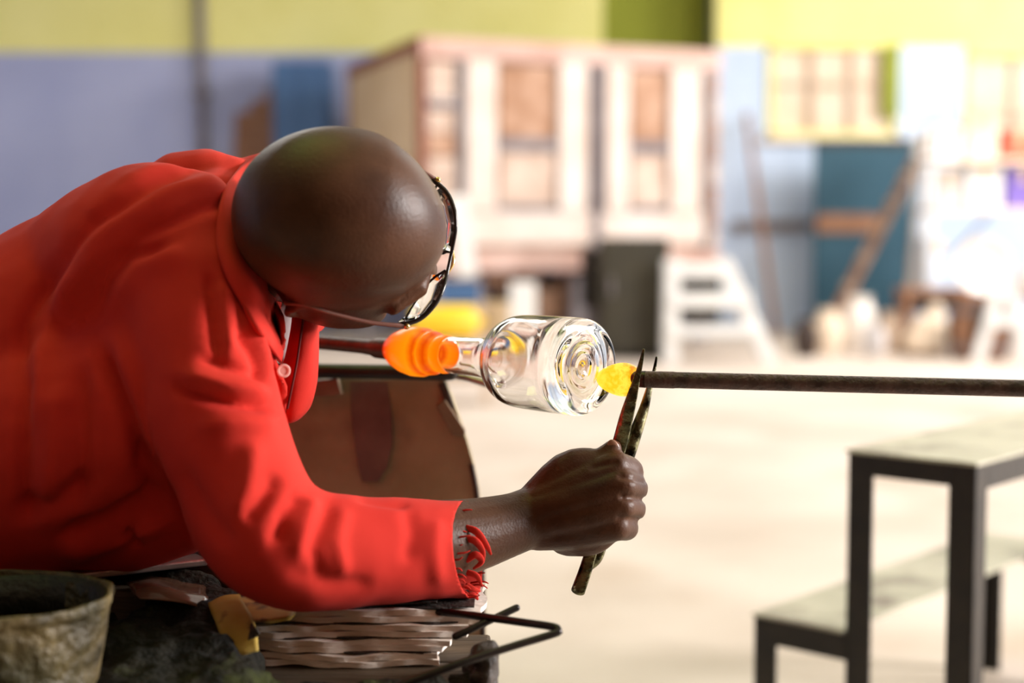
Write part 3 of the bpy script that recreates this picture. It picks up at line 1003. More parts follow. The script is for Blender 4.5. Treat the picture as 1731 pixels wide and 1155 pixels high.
# far arm: curved sheet panel
dp = 1.66
edge = [(752, 642), (764, 668), (777, 705), (790, 745), (801, 785), (809, 825), (814, 870), (818, 930), (820, 1000), (821, 1080), (822, 1200), (822, 1450)]
ys = [p[1] for p in edge]
rows = []
for (ex, ey) in edge:
    rows.append([P(330 + (ex - 330) * k / 12.0, ey, dp + 0.05 * (1 - (k / 12.0) ** 2) + 0.0) for k in range(13)])
panel_o = obj('side_panel', MB().sheet(rows, 0.006), M['panel'], bench, smooth='auto')
# scorch strip, edge flange and bracket
rows = [[P(ex - 8 + 0.0, ey, dp - 0.004), P(ex - 1, ey, dp - 0.005)] for (ex, ey) in edge[4:]]
obj('panel_flange', MB().sheet(rows, 0.006), M['scorch'], bench)
rows = [[P(px_, y_, dp + 0.05 * (1 - ((px_ - 330) / 430.0) ** 2) - 0.0036) for px_ in np.linspace(a_, b_, 7)] for (a_, b_, y_) in ((592, 655, 646), (594, 662, 700), (600, 664, 750), (606, 655, 790), (612, 640, 815))]
obj('scorch_mark', MB().sheet(rows, 0.001), M['scorchmark'], bench, smooth='auto')
br = [P(737, 688, dp - 0.012), P(752, 676, dp - 0.012), P(786, 728, dp - 0.012), P(786, 736, dp - 0.012), P(764, 737, dp - 0.012)]
obj('bracket', MB().prism(br, (0, 0.016, 0)), M['bracket'], bench, bevel=0.001)
br = [P(740, 650, dp - 0.006), P(752, 645, dp - 0.006), P(768, 690, dp - 0.006), P(757, 695, dp - 0.006)]
obj('bracket', MB().prism(br, (0, 0.012, 0)), M['scorch'], bench, bevel=0.001)
br = [P(500, 648, dp + 0.006), P(570, 640, dp + 0.006), P(578, 668, dp + 0.006), P(500, 676, dp + 0.006)]
obj('bracket', MB().prism(br, (0, 0.02, 0)), M['bracket'], bench, bevel=0.001)
obj('rail', MB().tube([P(300, 618, dp + 0.03), P(520, 627, dp + 0.01), P(762, 631, dp - 0.02)], 0.0085, 12), M['black'], bench, smooth='auto')
obj('rail', MB().tube([P(300, 640, dp + 0.06), P(520, 641, dp + 0.045), P(750, 639, dp + 0.03)], 0.006, 12), M['darksteel'], bench, smooth='auto')
obj('rail_rod', MB().tube([P(640, 622, dp + 0.035), P(740, 630, dp + 0.01), P(790, 639, dp + 0.0), P(826, 650, dp - 0.01)], 0.0045, 10), M['bright'], bench, smooth='auto')
obj('rail_post', MB().tube([P(560, 640, dp + 0.055), P(560, 900, dp + 0.06), (P(560, 900, dp + 0.06) * [1, 1, 0])], 0.012, 10), M['black'], bench, smooth='auto')

# ------------------------------------------------------------------ bottle on the blowpipe
B = P(996, 622, 1.355)
RG = P(742, 598, 1.492)
ax = RG - B
ax /= np.linalg.norm(ax)
bot = thing('glass_bottle', tuple(B), 'clear glass bottle with glowing orange neck, still on its blowpipe', 'bottle')
outer = [(0.0070, 0), (0.0066, 0.004), (0.0056, 0.010), (0.0056, 0.013), (0.0040, 0.018), (0.0036, 0.022), (0.0016, 0.027), (0.0005, 0.031), (0.0, 0.036), (0.0015, 0.040), (0.005, 0.0435), (0.011, 0.0455), (0.03, 0.0458), (0.06, 0.0456), (0.084, 0.0448), (0.095, 0.0428),
         (0.104, 0.0385), (0.111, 0.0315), (0.117, 0.0260), (0.125, 0.0220), (0.136, 0.0202), (0.165, 0.0190), (0.188, 0.0185)]
inner = [(0.188, 0.0150), (0.165, 0.0158), (0.136, 0.0170), (0.123, 0.0188), (0.114, 0.0235), (0.108, 0.030), (0.101, 0.0365), (0.092, 0.0402), (0.082, 0.0422), (0.055, 0.0432), (0.026, 0.0438), (0.017, 0.0405), (0.0140, 0.0365), (0.0128, 0.032), (0.0136, 0.027), (0.0130, 0.022), (0.0142, 0.017), (0.0134, 0.012), (0.0146, 0.007), (0.0150, 0)]


def dense(p, k=3):
    a = np.array(p)
    q, _, _ = smooth_path(np.c_[a, np.zeros(len(a))], np.ones(len(a)), np.ones(len(a)), k)
    return [(float(x), max(0.0, float(y))) for x, y, _ in q]


pr = dense(outer)[:-1] + [outer[-1]] + dense(inner)
obj('bottle_body', MB().lathe(pr, B, ax, 96), M['glass'], bot, smooth=True)
la = tuple(ax)
lo = tuple(ax * 0.185)
hotm = hot('orange_hot_glass', [(0.0, (1.0, 0.17, 0.0)), (0.12, (1.0, 0.25, 0.002)), (0.20, (0.72, 0.06, 0.0)), (0.30, (1.0, 0.26, 0.002)), (0.345, (0.75, 0.07, 0.0)), (0.42, (1.0, 0.27, 0.002)), (0.68, (1.0, 0.17, 0.001)), (0.87, (0.75, 0.035, 0.002)), (1.0, (0.10, 0.008, 0.003))], la, lo, 0.092, 1.15, 0.03)  # darker ring grooves are painted into the glow, beside the cooling gradient
prof = [(0.186, 0.0130), (0.1845, 0.0155), (0.186, 0.0190), (0.191, 0.0198), (0.196, 0.0190), (0.199, 0.0182), (0.202, 0.0195), (0.206, 0.0222), (0.2105, 0.0228), (0.2135, 0.0215), (0.216, 0.0228), (0.223, 0.0256), (0.236, 0.0258), (0.250, 0.0232), (0.263, 0.0185), (0.273, 0.0125), (0.273, 0)]
obj('glowing_neck', MB().lathe(prof, B, ax, 64).lathe([(0.186, 0.0130), (0.200, 0.0115), (0.212, 0.0095), (0.214, 0)], B, ax, 64), hotm, bot, smooth='auto')
e = B + ax * 0.95
obj('blowpipe', MB().lathe([(0.268, 0), (0.268, 0.0118), (0.295, 0.0112), (0.303, 0.0088), (0.32, 0.0080), (1.15, 0.0080), (1.15, 0)], B, ax, 24), M['pipe'], bot, smooth='auto')

# ------------------------------------------------------------------ punty
Q0, Q1 = P(1048, 640.5, 1.370), P(1731, 657, 1.290)
pa = (Q1 - Q0) / np.linalg.norm(Q1 - Q0)
pun = thing('punty_rod', tuple(Q0), 'dark oxidised punty rod with a glowing yellow glass gob at its tip', 'rod')
obj('rod', MB().lathe([(0, 0), (0, 0.0066), (0.001, 0.0072), (0.018, 0.0072), (0.0185, 0.0078), (0.05, 0.0079), (0.052, 0.0076), (0.9, 0.0076), (0.9, 0)], Q0, pa, 28), M['punty'], pun, smooth='auto')
tip = P(1008, 640, 1.3700)
g0 = Q0 + pa * 0.016 + np.array([0, 0.0110, -0.0020])
ga = (g0 - tip)
gl = np.linalg.norm(ga)
ga /= gl
hotg = hot('yellow_hot_glass', [(0.0, (1.0, 0.70, 0.05)), (0.3, (1.0, 0.52, 0.01)), (0.55, (1.0, 0.72, 0.06)), (0.78, (1.0, 0.42, 0.005)), (1.0, (0.9, 0.16, 0.003))], tuple(ga), tuple(tip - Q0), gl, 1.25, 0.9)
gp = [(0, 0), (0.0006, 0.003), (0.003, 0.0065), (0.006, 0.0090), (0.011, 0.0120), (0.017, 0.0142), (0.022, 0.0155), (0.028, 0.0158), (0.034, 0.0148), (gl, 0.0120), (gl + 0.002, 0.006), (gl + 0.0025, 0)]
obj('glowing_gob', MB().lathe(dense(gp, 2), tip, ga, 48), hotg, pun, smooth=True)
cool = hot('red_hot_steel', [(0.0, (0.16, 0.012, 0.006)), (0.7, (0.05, 0.006, 0.004)), (1.0, (0.0, 0.0, 0.0))], tuple(pa), tuple(pa * 0.0), 0.024, 0.8)
obj('hot_rod_end', MB().lathe([(-0.0005, 0), (-0.0005, 0.0074), (0.016, 0.0076), (0.0175, 0.0078), (0.024, 0.00795), (0.024, 0.0070)], Q0, pa, 28), cool, pun, smooth='auto')

# ------------------------------------------------------------------ jacks (tongs)
fr = [(1088, 591, 1.352), (1083, 615, 1.354), (1076, 642, 1.3555), (1068, 672, 1.357), (1059, 705, 1.360), (1049, 745, 1.364), (1036, 790, 1.368), (1018, 860, 1.372), (1004, 915, 1.374), (991, 960, 1.374), (977, 1000, 1.372)]
rr_ = [(1110, 604, 1.392), (1105, 630, 1.391), (1098, 655, 1.390), (1089, 690, 1.388), (1077, 725, 1.386), (1062, 770, 1.384), (1049, 806, 1.382), (1030, 870, 1.380), (1017, 922, 1.378), (1009, 945, 1.377), (996, 958, 1.376)]
jk = thing('jacks', tuple(P(977, 1004, 1.37)), 'wet black steel tweezer jacks held upright in the right hand', 'tool')
wr = [0.0012, 0.0022, 0.0034, 0.0052, 0.0066, 0.0072, 0.0072, 0.0062, 0.0058, 0.0062, 0.0068]
obj('blade', MB().tube([P(*q) for q in fr], wr, 14, flat=0.42, fdir=(0.25, 1, 0), sub=4), M['jack'], jk, smooth=True)
wr2 = [0.0012, 0.0020, 0.0032, 0.0050, 0.0064, 0.0070, 0.0070, 0.0060, 0.0055, 0.0052, 0.0045]
obj('blade', MB().tube([P(*q) for q in rr_], wr2, 14, flat=0.42, fdir=(-0.35, 1, 0), sub=4), M['jack'], jk, smooth=True)

# ------------------------------------------------------------------ person
per = thing('person', (-0.85, 1.5, 0.44), 'person in red long sleeved shirt and safety glasses bent over the hot bottle', 'person')
POFF = np.array([-0.85, 1.5, 0.44])
HC = P(583, 370, 1.255)
# head bowed: face, left ear and crown directions
Fv = np.array([0.845, 0.43, -0.31])
Fv /= np.linalg.norm(Fv)
Lv = np.array([0.18, 0.31, 0.933])
Lv -= Fv * (Lv @ Fv)
Lv /= np.linalg.norm(Lv)
Uv = np.cross(Fv, Lv)
HM = np.array([Fv, Lv, Uv]).T


def H(x, y, z):
    return HC + HM @ np.array([x, y, z])


mb = MB()
sk_ = MB().ell((0, 0, 0), (0.091, 0.0765, 0.083), None, 56, 36)
sk_.v = [tuple(H(x * (1.09 if x < 0 else 1.0), y * (1 - 0.10 * x / 0.09) + (0.10 * x if x < 0 else 0), z + 0.002 - (0.006 * (x / 0.09) if x > 0 else 0))) for (x, y, z) in sk_.v]
mb.add(sk_.v, sk_.f)
mb.ell(H(0.034, 0, -0.058), (0.056, 0.056, 0.075), HM)
mb.ell(H(0.040, 0, -0.100), (0.046, 0.047, 0.040), HM)
mb.ell(H(0.072, 0, -0.122), (0.022, 0.026, 0.020), HM)
for s in (-1, 1):
    mb.ell(H(0.052, s * 0.043, -0.048), (0.026, 0.022, 0.022), HM)
    mb.ell(H(0.024, s * 0.054, -0.052), (0.052, 0.029, 0.046), HM)
    mb.ell(H(0.010, s * 0.042, -0.070), (0.034, 0.020, 0.040), HM)
    mb.tube([H(0.086, s * 0.012, -0.014), H(0.083, s * 0.034, -0.010), H(0.066, s * 0.056, -0.016)], [0.010, 0.011, 0.009])
    mb.ell(H(0.098, s * 0.0125, -0.066), (0.012, 0.010, 0.009), HM)
    # ear: rim, lobe and bowl
    ec = np.array([-0.004, s * 0.0725, -0.034])
    ring = []
    for a in np.linspace(-2.2, 2.6, 16):
        ring.append(H(ec[0] - 0.017 * math.cos(a) * 1.0 + 0.004, ec[1] + s * (0.006 + 0.004 * math.cos(a)), ec[2] + 0.029 * math.sin(a) * 1.0))
    mb.tube(ring, 0.0045, 10)
    mb.ell(H(ec[0], ec[1] - s * 0.001, ec[2]), (0.019, 0.0065, 0.027), HM)
    mb.ell(H(ec[0] + 0.008, ec[1] + s * 0.002, ec[2] - 0.027), (0.009, 0.006, 0.010), HM)
mb.tube([H(0.086, 0, -0.022), H(0.100, 0, -0.045), H(0.110, 0, -0.064)], [0.010, 0.011, 0.013])
mb.ell(H(0.083, 0, -0.090), (0.012, 0.025, 0.006), HM)
mb.ell(H(0.081, 0, -0.101), (0.011, 0.021, 0.007), HM)
mb.ell(H(0.060, 0, -0.088), (0.026, 0.034, 0.026), HM)
# neck and hidden trunk
NB = P(445, 455, 1.42)
mb.tube([H(-0.020, -0.01, -0.03), H(-0.022, -0.010, -0.070), (H(-0.04, -0.02, -0.10) + NB) / 2, NB], [0.050, 0.047, 0.047, 0.060], 20, sub=3)
SPINE = [(-0.90, 1.49, 0.57), (-0.76, 1.48, 0.635), (-0.60, 1.46, 0.725), (-0.47, 1.45, 0.815), (-0.385, 1.44, 0.87), (-0.32, 1.43, 0.91)]
mb.tube(SPINE, [0.085, 0.085, 0.085, 0.085, 0.085, 0.07], 20, flat=1.5, fdir=(0, 1, 0), sub=3)
# right arm
SH, EL, WR = P(335, 495, 1.285), P(438, 905, 1.225), P(905, 872, 1.362)
mb.tube([P(370, 450, 1.38), SH, P(368, 690, 1.235), EL, P(600, 925, 1.262), P(760, 912, 1.318), P(860, 888, 1.350), WR, P(955, 862, 1.362)], [0.06, 0.048, 0.044, 0.042, 0.042, 0.036, 0.029, 0.0275, 0.026], 20, sub=4)
# left arm reaches forward to the blowpipe, behind the trunk
LH = B + ax * 0.50
LS = np.array([-0.34, 1.61, 0.885])
LE = np.array([-0.42, 1.80, 0.72])
LW = LH + np.array([-0.045, 0.02, -0.035])
mb.tube([np.array([-0.37, 1.5, 0.88]), LS, (LS + LE) / 2, LE, (LE + LW) / 2, LW], [0.07, 0.056, 0.047, 0.042, 0.036, 0.027], 18, sub=3)
lt = ax
for k in range(4):
    q = LH + lt * (-0.030 + 0.021 * k)
    s1 = np.array([0, 0, -1.0])
    s2 = np.cross(lt, s1)
    pts = [LW + lt * (-0.015 + 0.01 * k) * 0.6]
    for a in (200, 140, 70, 0, -60):
        a = math.radians(a)
        pts.append(q + 0.0175 * (math.cos(a) * s1 + math.sin(a) * s2))
    mb.tube(pts, [0.014, 0.0105, 0.010, 0.0095, 0.009, 0.008], 12, sub=3)
mb.tube([LW, LH + lt * -0.04 + np.array([-0.02, 0, 0.01]), LH + lt * -0.055 + np.array([0.0, 0, 0.017])], [0.016, 0.012, 0.009], 12, sub=3)
# right hand, closed round the jacks: metacarpals, four fingers, thumb
mc = [((1038, 790, 1.352), (1064, 797, 1.372), (1061, 806, 1.402), (1042, 806, 1.4045)),
      ((1050, 820, 1.343), (1071, 824, 1.368), (1068, 834, 1.402), (1040, 836, 1.404)),
      ((1048, 856, 1.342), (1069, 860, 1.368), (1062, 867, 1.400), (1034, 866, 1.401)),
      ((1040, 890, 1.345), (1059, 893, 1.368), (1052, 898, 1.396), (1020, 894, 1.397))]
base = [(915, 852, 1.355), (910, 866, 1.350), (908, 884, 1.352), (906, 898, 1.360)]
fr_ = [(0.0155, 0.0135, 0.0105, 0.0085), (0.0158, 0.0138, 0.011, 0.009), (0.0152, 0.013, 0.0105, 0.0085), (0.0140, 0.0115, 0.0095, 0.0078)]
for (m_, b_, r_) in zip(mc, base, fr_):
    a = P(*b_)
    k = P(*m_[0])
    mb.tube([a, (a * 0.5 + k * 0.5) + np.array([0, -0.003, 0]), k], [0.0185, 0.0185, r_[0]], 16, sub=3)
    mb.tube([k] + [P(*q) for q in m_[1:]], r_, 14, sub=4)
# palm heel and thumb base
mb.tube([P(915, 885, 1.372), P(970, 880, 1.366), P(1005, 870, 1.362)], [0.024, 0.028, 0.022], 16, sub=3)
mb.tube([P(920, 850, 1.366), P(960, 800, 1.362), P(1000, 792, 1.362), P(1030, 795, 1.36)], [0.025, 0.0205, 0.019, 0.014], 16, sub=3)
mb.tube([P(945, 815, 1.368), P(975, 792, 1.362), P(1012, 779, 1.360), P(1036, 758, 1.3595)], [0.018, 0.0155, 0.0115, 0.0085], 14, sub=4)
mb.tube([P(960, 905, 1.365), P(1000, 905, 1.36), P(1030, 893, 1.356)], [0.020, 0.019, 0.014], 14, sub=3)
me = fuse(mb, 0.0021, 5)
v = get_v(me)
nn = get_n(me)
# soften the joins of skull, cheeks and neck
loc_ = (v - HC) @ HM
sel = (np.linalg.norm(loc_, axis=1) < 0.15) & (loc_[:, 2] < 0.035) & (loc_[:, 2] > -0.085) & (loc_[:, 0] < 0.068)
near_ear = np.exp(-(((loc_[:, 0] + 0.004) / 0.026) ** 2 + ((loc_[:, 2] + 0.040) / 0.026) ** 2)) * (np.abs(loc_[:, 1]) > 0.05)
wgt = np.clip((0.035 - loc_[:, 2]) / 0.02, 0, 1) * np.clip((loc_[:, 2] + 0.085) / 0.02, 0, 1) * np.clip((0.068 - loc_[:, 0]) / 0.02, 0, 1) * sel * (1 - 0.93 * np.clip(near_ear * 1.6, 0, 1))
ed = np.empty(len(me.edges) * 2, dtype=np.int32)
me.edges.foreach_get('vertices', ed)
ed = ed.reshape(-1, 2)
ed = ed[sel[ed[:, 0]] | sel[ed[:, 1]]]
cnt = np.bincount(ed.ravel(), minlength=len(v)).astype(float)
cnt[cnt == 0] = 1
for it in range(160):
    acc = np.zeros_like(v)
    for k in range(3):
        acc[:, k] = np.bincount(ed[:, 0], v[ed[:, 1], k], len(v)) + np.bincount(ed[:, 1], v[ed[:, 0], k], len(v))
    v = v + (acc / cnt[:, None] - v) * (wgt * 0.6)[:, None]
set_v(me, v)
nn = get_n(me)
# knuckle valleys and fine relief of the skin
px, py, dd = proj(v)
facing = (nn @ np.array([0, -1.0, 0])) > 0.0
disp = np.zeros(len(v))
for line, amp, wd in (([(1050, 806), (1074, 810), (1088, 815)], -0.0022, 5), ([(1052, 840), (1076, 843), (1088, 845)], -0.0022, 5), ([(1048, 876), (1068, 878), (1080, 878)], -0.0020, 5),
                      ([(1003, 790), (1040, 782)], -0.0018, 6), ([(985, 880), (1050, 868)], -0.0006, 8), ([(960, 838), (1045, 826)], -0.0006, 9), ([(940, 905), (1000, 912)], -0.0006, 8)):
    d_, _ = poly_dist(px, py, line)
    disp += np.where((dd < 1.45) & (px > 900), amp * np.exp(-(d_ / wd) ** 2), 0)
v += nn * disp[:, None]
set_v(me, v - POFF)
body = link('body', me, M['skin'], per)
for s in (-1, 1):
    obj('eye', MB().ell(H(0.072, s * 0.031, -0.030), (0.0135, 0.0135, 0.011), HM), M['eye'], per, smooth=True)
nl = MB().ell(P(1037, 756, 1.3545), (0.0052, 0.0020, 0.0075), Matrix.Rotation(-0.45, 3, 'Y') @ Matrix.Identity(3))
obj('thumb_nail', nl, M['nail'], per, smooth=True)

# ---- shirt
sh = MB()
SP = [(-0.95, 1.49, 0.56), (-0.83, 1.48, 0.615), (-0.70, 1.465, 0.665), (-0.57, 1.455, 0.745), (-0.46, 1.445, 0.825), (-0.385, 1.435, 0.873), (-0.325, 1.43, 0.905)]
sh.tube(SP, [0.12, 0.125, 0.125, 0.125, 0.125, 0.12, 0.10], 32, flat=[1.5, 1.5, 1.55, 1.55, 1.55, 1.5, 1.3], fdir=(0, 1, 0), sub=4)
sh.tube([P(330, 378, 1.45), P(410, 350, 1.45), P(445, 328, 1.46)], [0.075, 0.064, 0.042], 24, sub=3)       # trapezius up to the collar
sh.tube([P(200, 470, 1.36), P(285, 465, 1.31), P(330, 505, 1.27)], [0.09, 0.10, 0.064], 28, sub=3)      # right shoulder yoke
sh.tube([P(360, 400, 1.40), P(388, 455, 1.37), P(402, 545, 1.36)], [0.065, 0.058, 0.04], 24, sub=3)         # breast beside the neck
sh.tube([P(330, 505, 1.27), P(350, 610, 1.242), P(371, 700, 1.228), P(402, 800, 1.222), P(438, 885, 1.222), P(500, 925, 1.232), P(570, 931, 1.248), P(650, 928, 1.272), P(730, 930, 1.300), P(790, 932, 1.322), P(850, 934, 1.345)],
        [0.064, 0.056, 0.0535, 0.0535, 0.0550, 0.053, 0.0500, 0.0478, 0.0450, 0.0440, 0.044], 28, sub=4)
sh.tube([P(60, 900, 1.34), P(180, 880, 1.33), P(300, 850, 1.30)], [0.045, 0.05, 0.05], 20, sub=3)          # cloth gathered at the waist
sh.tube([P(-200, 850, 1.34), P(0, 790, 1.33), P(180, 720, 1.32), P(290, 640, 1.30)], [0.11, 0.11, 0.11, 0.09], 24, sub=3)
sh.tube([np.array([-0.37, 1.5, 0.88]), LS, (LS + LE) / 2, LE, (LE * 0.5 + LW * 0.5), LE * 0.2 + LW * 0.8], [0.08, 0.072, 0.062, 0.056, 0.05, 0.042], 24, sub=3)
me = fuse(sh, 0.0042, 10)
# open the right cuff
bm = bmesh.new()
bm.from_mesh(me)
c0, c1 = P(784, 846, 1.322), P(800, 1014, 1.322)
cdir = np.cross(c1 - c0, np.array([0.15, 1.0, 0]))
cdir /= np.linalg.norm(cdir)
if cdir[0] < 0:
    cdir = -cdir
bmesh.ops.bisect_plane(bm, geom=bm.verts[:] + bm.edges[:] + bm.faces[:], plane_co=Vector((c0 + c1) / 2), plane_no=Vector(cdir), clear_outer=True)
bm.to_mesh(me)
bm.free()
v = get_v(me)
nn = get_n(me)
px, py, dd = proj(v)
disp = np.zeros(len(v))
fw = np.clip((nn @ np.array([0, -1.0, 0])) * 2 + 0.6, 0, 1) * (dd < 1.45)
folds = [  # polyline in photo pixels, depth (m), half width (px)
    ([(352, 455), (358, 520), (372, 620)], -0.006, 9), ([(372, 470), (385, 540), (392, 600)], 0.004, 14),
    ([(300, 412), (215, 430), (178, 470), (155, 545)], -0.007, 13), ([(318, 425), (235, 455), (200, 510)], 0.005, 16),
    ([(420, 330), (340, 352), (235, 398), (150, 470)], -0.006, 12), ([(400, 300), (300, 320), (190, 380), (110, 450)], 0.004, 16),
    ([(380, 268), (270, 300), (150, 375), (85, 463), (40, 545), (26, 700)], -0.007, 14), ([(200, 400), (110, 490), (70, 600), (60, 760)], 0.006, 18),
    ([(50, 600), (42, 700), (38, 830), (45, 900)], -0.007, 13), ([(100, 640), (90, 760), (80, 880)], 0.006, 18), ([(135, 600), (140, 740), (130, 880)], -0.006, 15),
    ([(164, 568), (190, 640), (217, 700), (236, 760), (250, 830)], -0.012, 13), ([(190, 560), (230, 660), (262, 760), (290, 850)], 0.004, 18),
    ([(283, 650), (340, 668), (400, 684), (468, 690)], -0.007, 10), ([(300, 628), (380, 652), (462, 664)], 0.005, 13), ([(330, 600), (400, 625), (455, 640)], -0.005, 9),
    ([(330, 720), (400, 715), (475, 718)], 0.004, 15), ([(398, 560), (425, 590), (450, 650)], -0.006, 9), ([(412, 520), (440, 570), (468, 640)], 0.005, 10),
    ([(440, 520), (452, 580), (470, 640)], -0.005, 7), ([(232, 742), (262, 800), (262, 850)], -0.009, 14), ([(100, 905), (180, 880), (262, 834)], -0.010, 12), ([(90, 935), (190, 915), (300, 880)], 0.006, 15),
    ([(215, 890), (235, 925)], -0.008, 8), ([(20, 860), (90, 850), (160, 800)], -0.006, 16),
    ([(512, 832), (480, 870), (462, 925)], -0.0055, 13), ([(535, 838), (515, 885), (500, 950)], 0.0035, 13), ([(560, 838), (545, 880), (528, 930), (545, 990)], -0.003, 12),
    ([(585, 850), (570, 915), (585, 985)], 0.003, 14), ([(600, 836), (640, 842), (700, 850)], -0.004, 9), ([(470, 800), (440, 850), (410, 880)], -0.005, 14),
    ([(640, 990), (560, 985), (480, 960)], -0.0022, 14), ([(690, 850), (700, 900), (690, 960)], -0.003, 14), ([(740, 870), (735, 930), (745, 1000)], 0.003, 14),
    ([(430, 740), (420, 810), (400, 880)], 0.004, 18), ([(300, 780), (340, 860), (400, 930)], -0.004, 18)]
for line, amp, wd in folds:
    d_, t_ = poly_dist(px, py, line)
    env = np.clip(np.minimum(t_, 1 - t_) * 6, 0.15, 1)
    disp += 1.35 * amp * np.exp(-(d_ / wd) ** 2) * env * fw
# soft drag folds everywhere (also where the camera does not look)
for i in range(len(v)):
    q = v[i]
    disp[i] += 0.0035 * mnoise.noise(Vector((q[0] * 9 + q[2] * 5, q[1] * 9, q[2] * 9 - q[0] * 4))) + 0.0016 * mnoise.noise(Vector((q[0] * 30, q[1] * 30, q[2] * 22)))
v += nn * disp[:, None]
set_v(me, v - POFF)
shirt = link('shirt', me, M['shirt'], per)
sm = shirt.modifiers.new('smooth', 'SMOOTH')
sm.factor, sm.iterations = 0.5, 2
so = shirt.modifiers.new('solid', 'SOLIDIFY')
so.thickness, so.offset = 0.0018, -1


def cloth_patch(name, outline_rows, m, parent, thick=0.003, sub=3, wob=0.002):
    """sheet through rows of (px, py, d) points"""
    g = [[P(*q) for q in r] for r in outline_rows]
    g = np.array(g)

    def up(a, k):
        a2 = []
        for j in range(a.shape[1]):
            q, _, _ = smooth_path(a[:, j], np.ones(len(a)), np.ones(len(a)), k)
            a2.append(q)
        return np.array(a2).transpose(1, 0, 2)
    g = up(g, sub)
    g = up(g.transpose(1, 0, 2), sub).transpose(1, 0, 2)
    for i in range(g.shape[0]):
        for j in range(g.shape[1]):
            g[i, j, 1] += wob * mnoise.noise(Vector(g[i, j] * 40))
    return obj(name, MB().sheet(g, thick), m, parent, smooth=True)


# collar: turned-down band lying on the shirt round the neck
from mathutils.bvhtree import BVHTree
shirt_bvh = BVHTree.FromPolygons([tuple(p) for p in v], [tuple(p.vertices) for p in me.polygons])


def on_shirt(px_, py_, d_, lift):
    t = P(px_, py_, 1.0) - CAMP
    hit = shirt_bvh.ray_cast(Vector(CAMP), Vector(t).normalized())
    if hit[0] is not None:
        dh = (np.array(hit[0]) - CAMP) @ FWD
        if dh < d_ + 0.05:
            d_ = dh
    return (px_, py_, d_ - lift)


crow = []
for (o_, i_, d_) in (((440, 262), (486, 290), 1.45), ((405, 284), (440, 318), 1.40), ((377, 325), (420, 360), 1.36), ((366, 395), (414, 412), 1.33), ((378, 455), (430, 452), 1.31), ((408, 515), (456, 496), 1.30), ((440, 566), (476, 534), 1.30), ((473, 610), (480, 575), 1.30)):
    r_ = []
    for t in (0, 0.33, 0.66, 1.0):
        r_.append(on_shirt(o_[0] + (i_[0] - o_[0]) * t, o_[1] + (i_[1] - o_[1]) * t, d_, 0.004 + 0.010 * math.sin(math.pi * min(1, t * 1.2)) * 0.8))
    crow.append(r_)
cloth_patch('collar', crow, M['shirt'], per, 0.004, 3, 0.002)
# far side of the collar
cloth_patch('collar', [[(470, 275, 1.52), (476, 310, 1.50), (482, 345, 1.49)],
                       [(520, 330, 1.56), (515, 380, 1.53), (510, 420, 1.50)],
                       [(560, 450, 1.52), (548, 490, 1.50), (535, 520, 1.46)],
                       [(556, 542, 1.46), (540, 560, 1.44), (520, 560, 1.42)]], M['shirt'], per, 0.004, 3, 0.002)
# hanging placket of the open front
cloth_patch('placket', [[(497, 520, 1.34), (514, 520, 1.335), (532, 528, 1.34), (540, 538, 1.35)],
                        [(494, 560, 1.33), (510, 560, 1.32), (527, 560, 1.325), (536, 560, 1.34)],
                        [(484, 605, 1.325), (503, 610, 1.312), (524, 612, 1.318), (535, 610, 1.335)],
                        [(470, 650, 1.32), (494, 655, 1.308), (518, 655, 1.314), (533, 648, 1.33)],
                        [(464, 690, 1.32), (487, 698, 1.310), (508, 694, 1.315), (524, 682, 1.328)],
                        [(470, 708, 1.325), (486, 713, 1.318), (502, 708, 1.32), (514, 697, 1.33)]], M['shirt'], per, 0.004, 3, 0.004)
cloth_patch('placket', [[(440, 560, 1.30), (455, 600, 1.285), (470, 640, 1.285)],
                        [(458, 590, 1.30), (470, 625, 1.288), (484, 655, 1.295)],
                        [(455, 650, 1.31), (468, 680, 1.30), (482, 700, 1.31)]], M['shirt'], per, 0.003, 3, 0.003)
obj('seam', MB().tube([P(514, 530, 1.328), P(508, 570, 1.312), P(502, 612, 1.304), P(494, 652, 1.300), P(486, 690, 1.303)], 0.0011, 6, sub=4), M['darkred'], per, smooth=True)
cloth_patch('undershirt', [[(458, 500, 1.365), (490, 510, 1.37), (512, 520, 1.38)], [(462, 560, 1.36), (486, 565, 1.362), (504, 570, 1.37)], [(468, 610, 1.355), (482, 620, 1.355), (495, 620, 1.365)]], M['undershirt'], per, 0.002)
obj('button', MB().lathe([(0, 0), (0, 0.0058), (0.0012, 0.0062), (0.0022, 0.0055), (0.0022, 0.004), (0.0016, 0.0036), (0.0016, 0)], P(479, 627, 1.272), (0.3, -1, 0.1), 18), M['button'], per, smooth='auto')
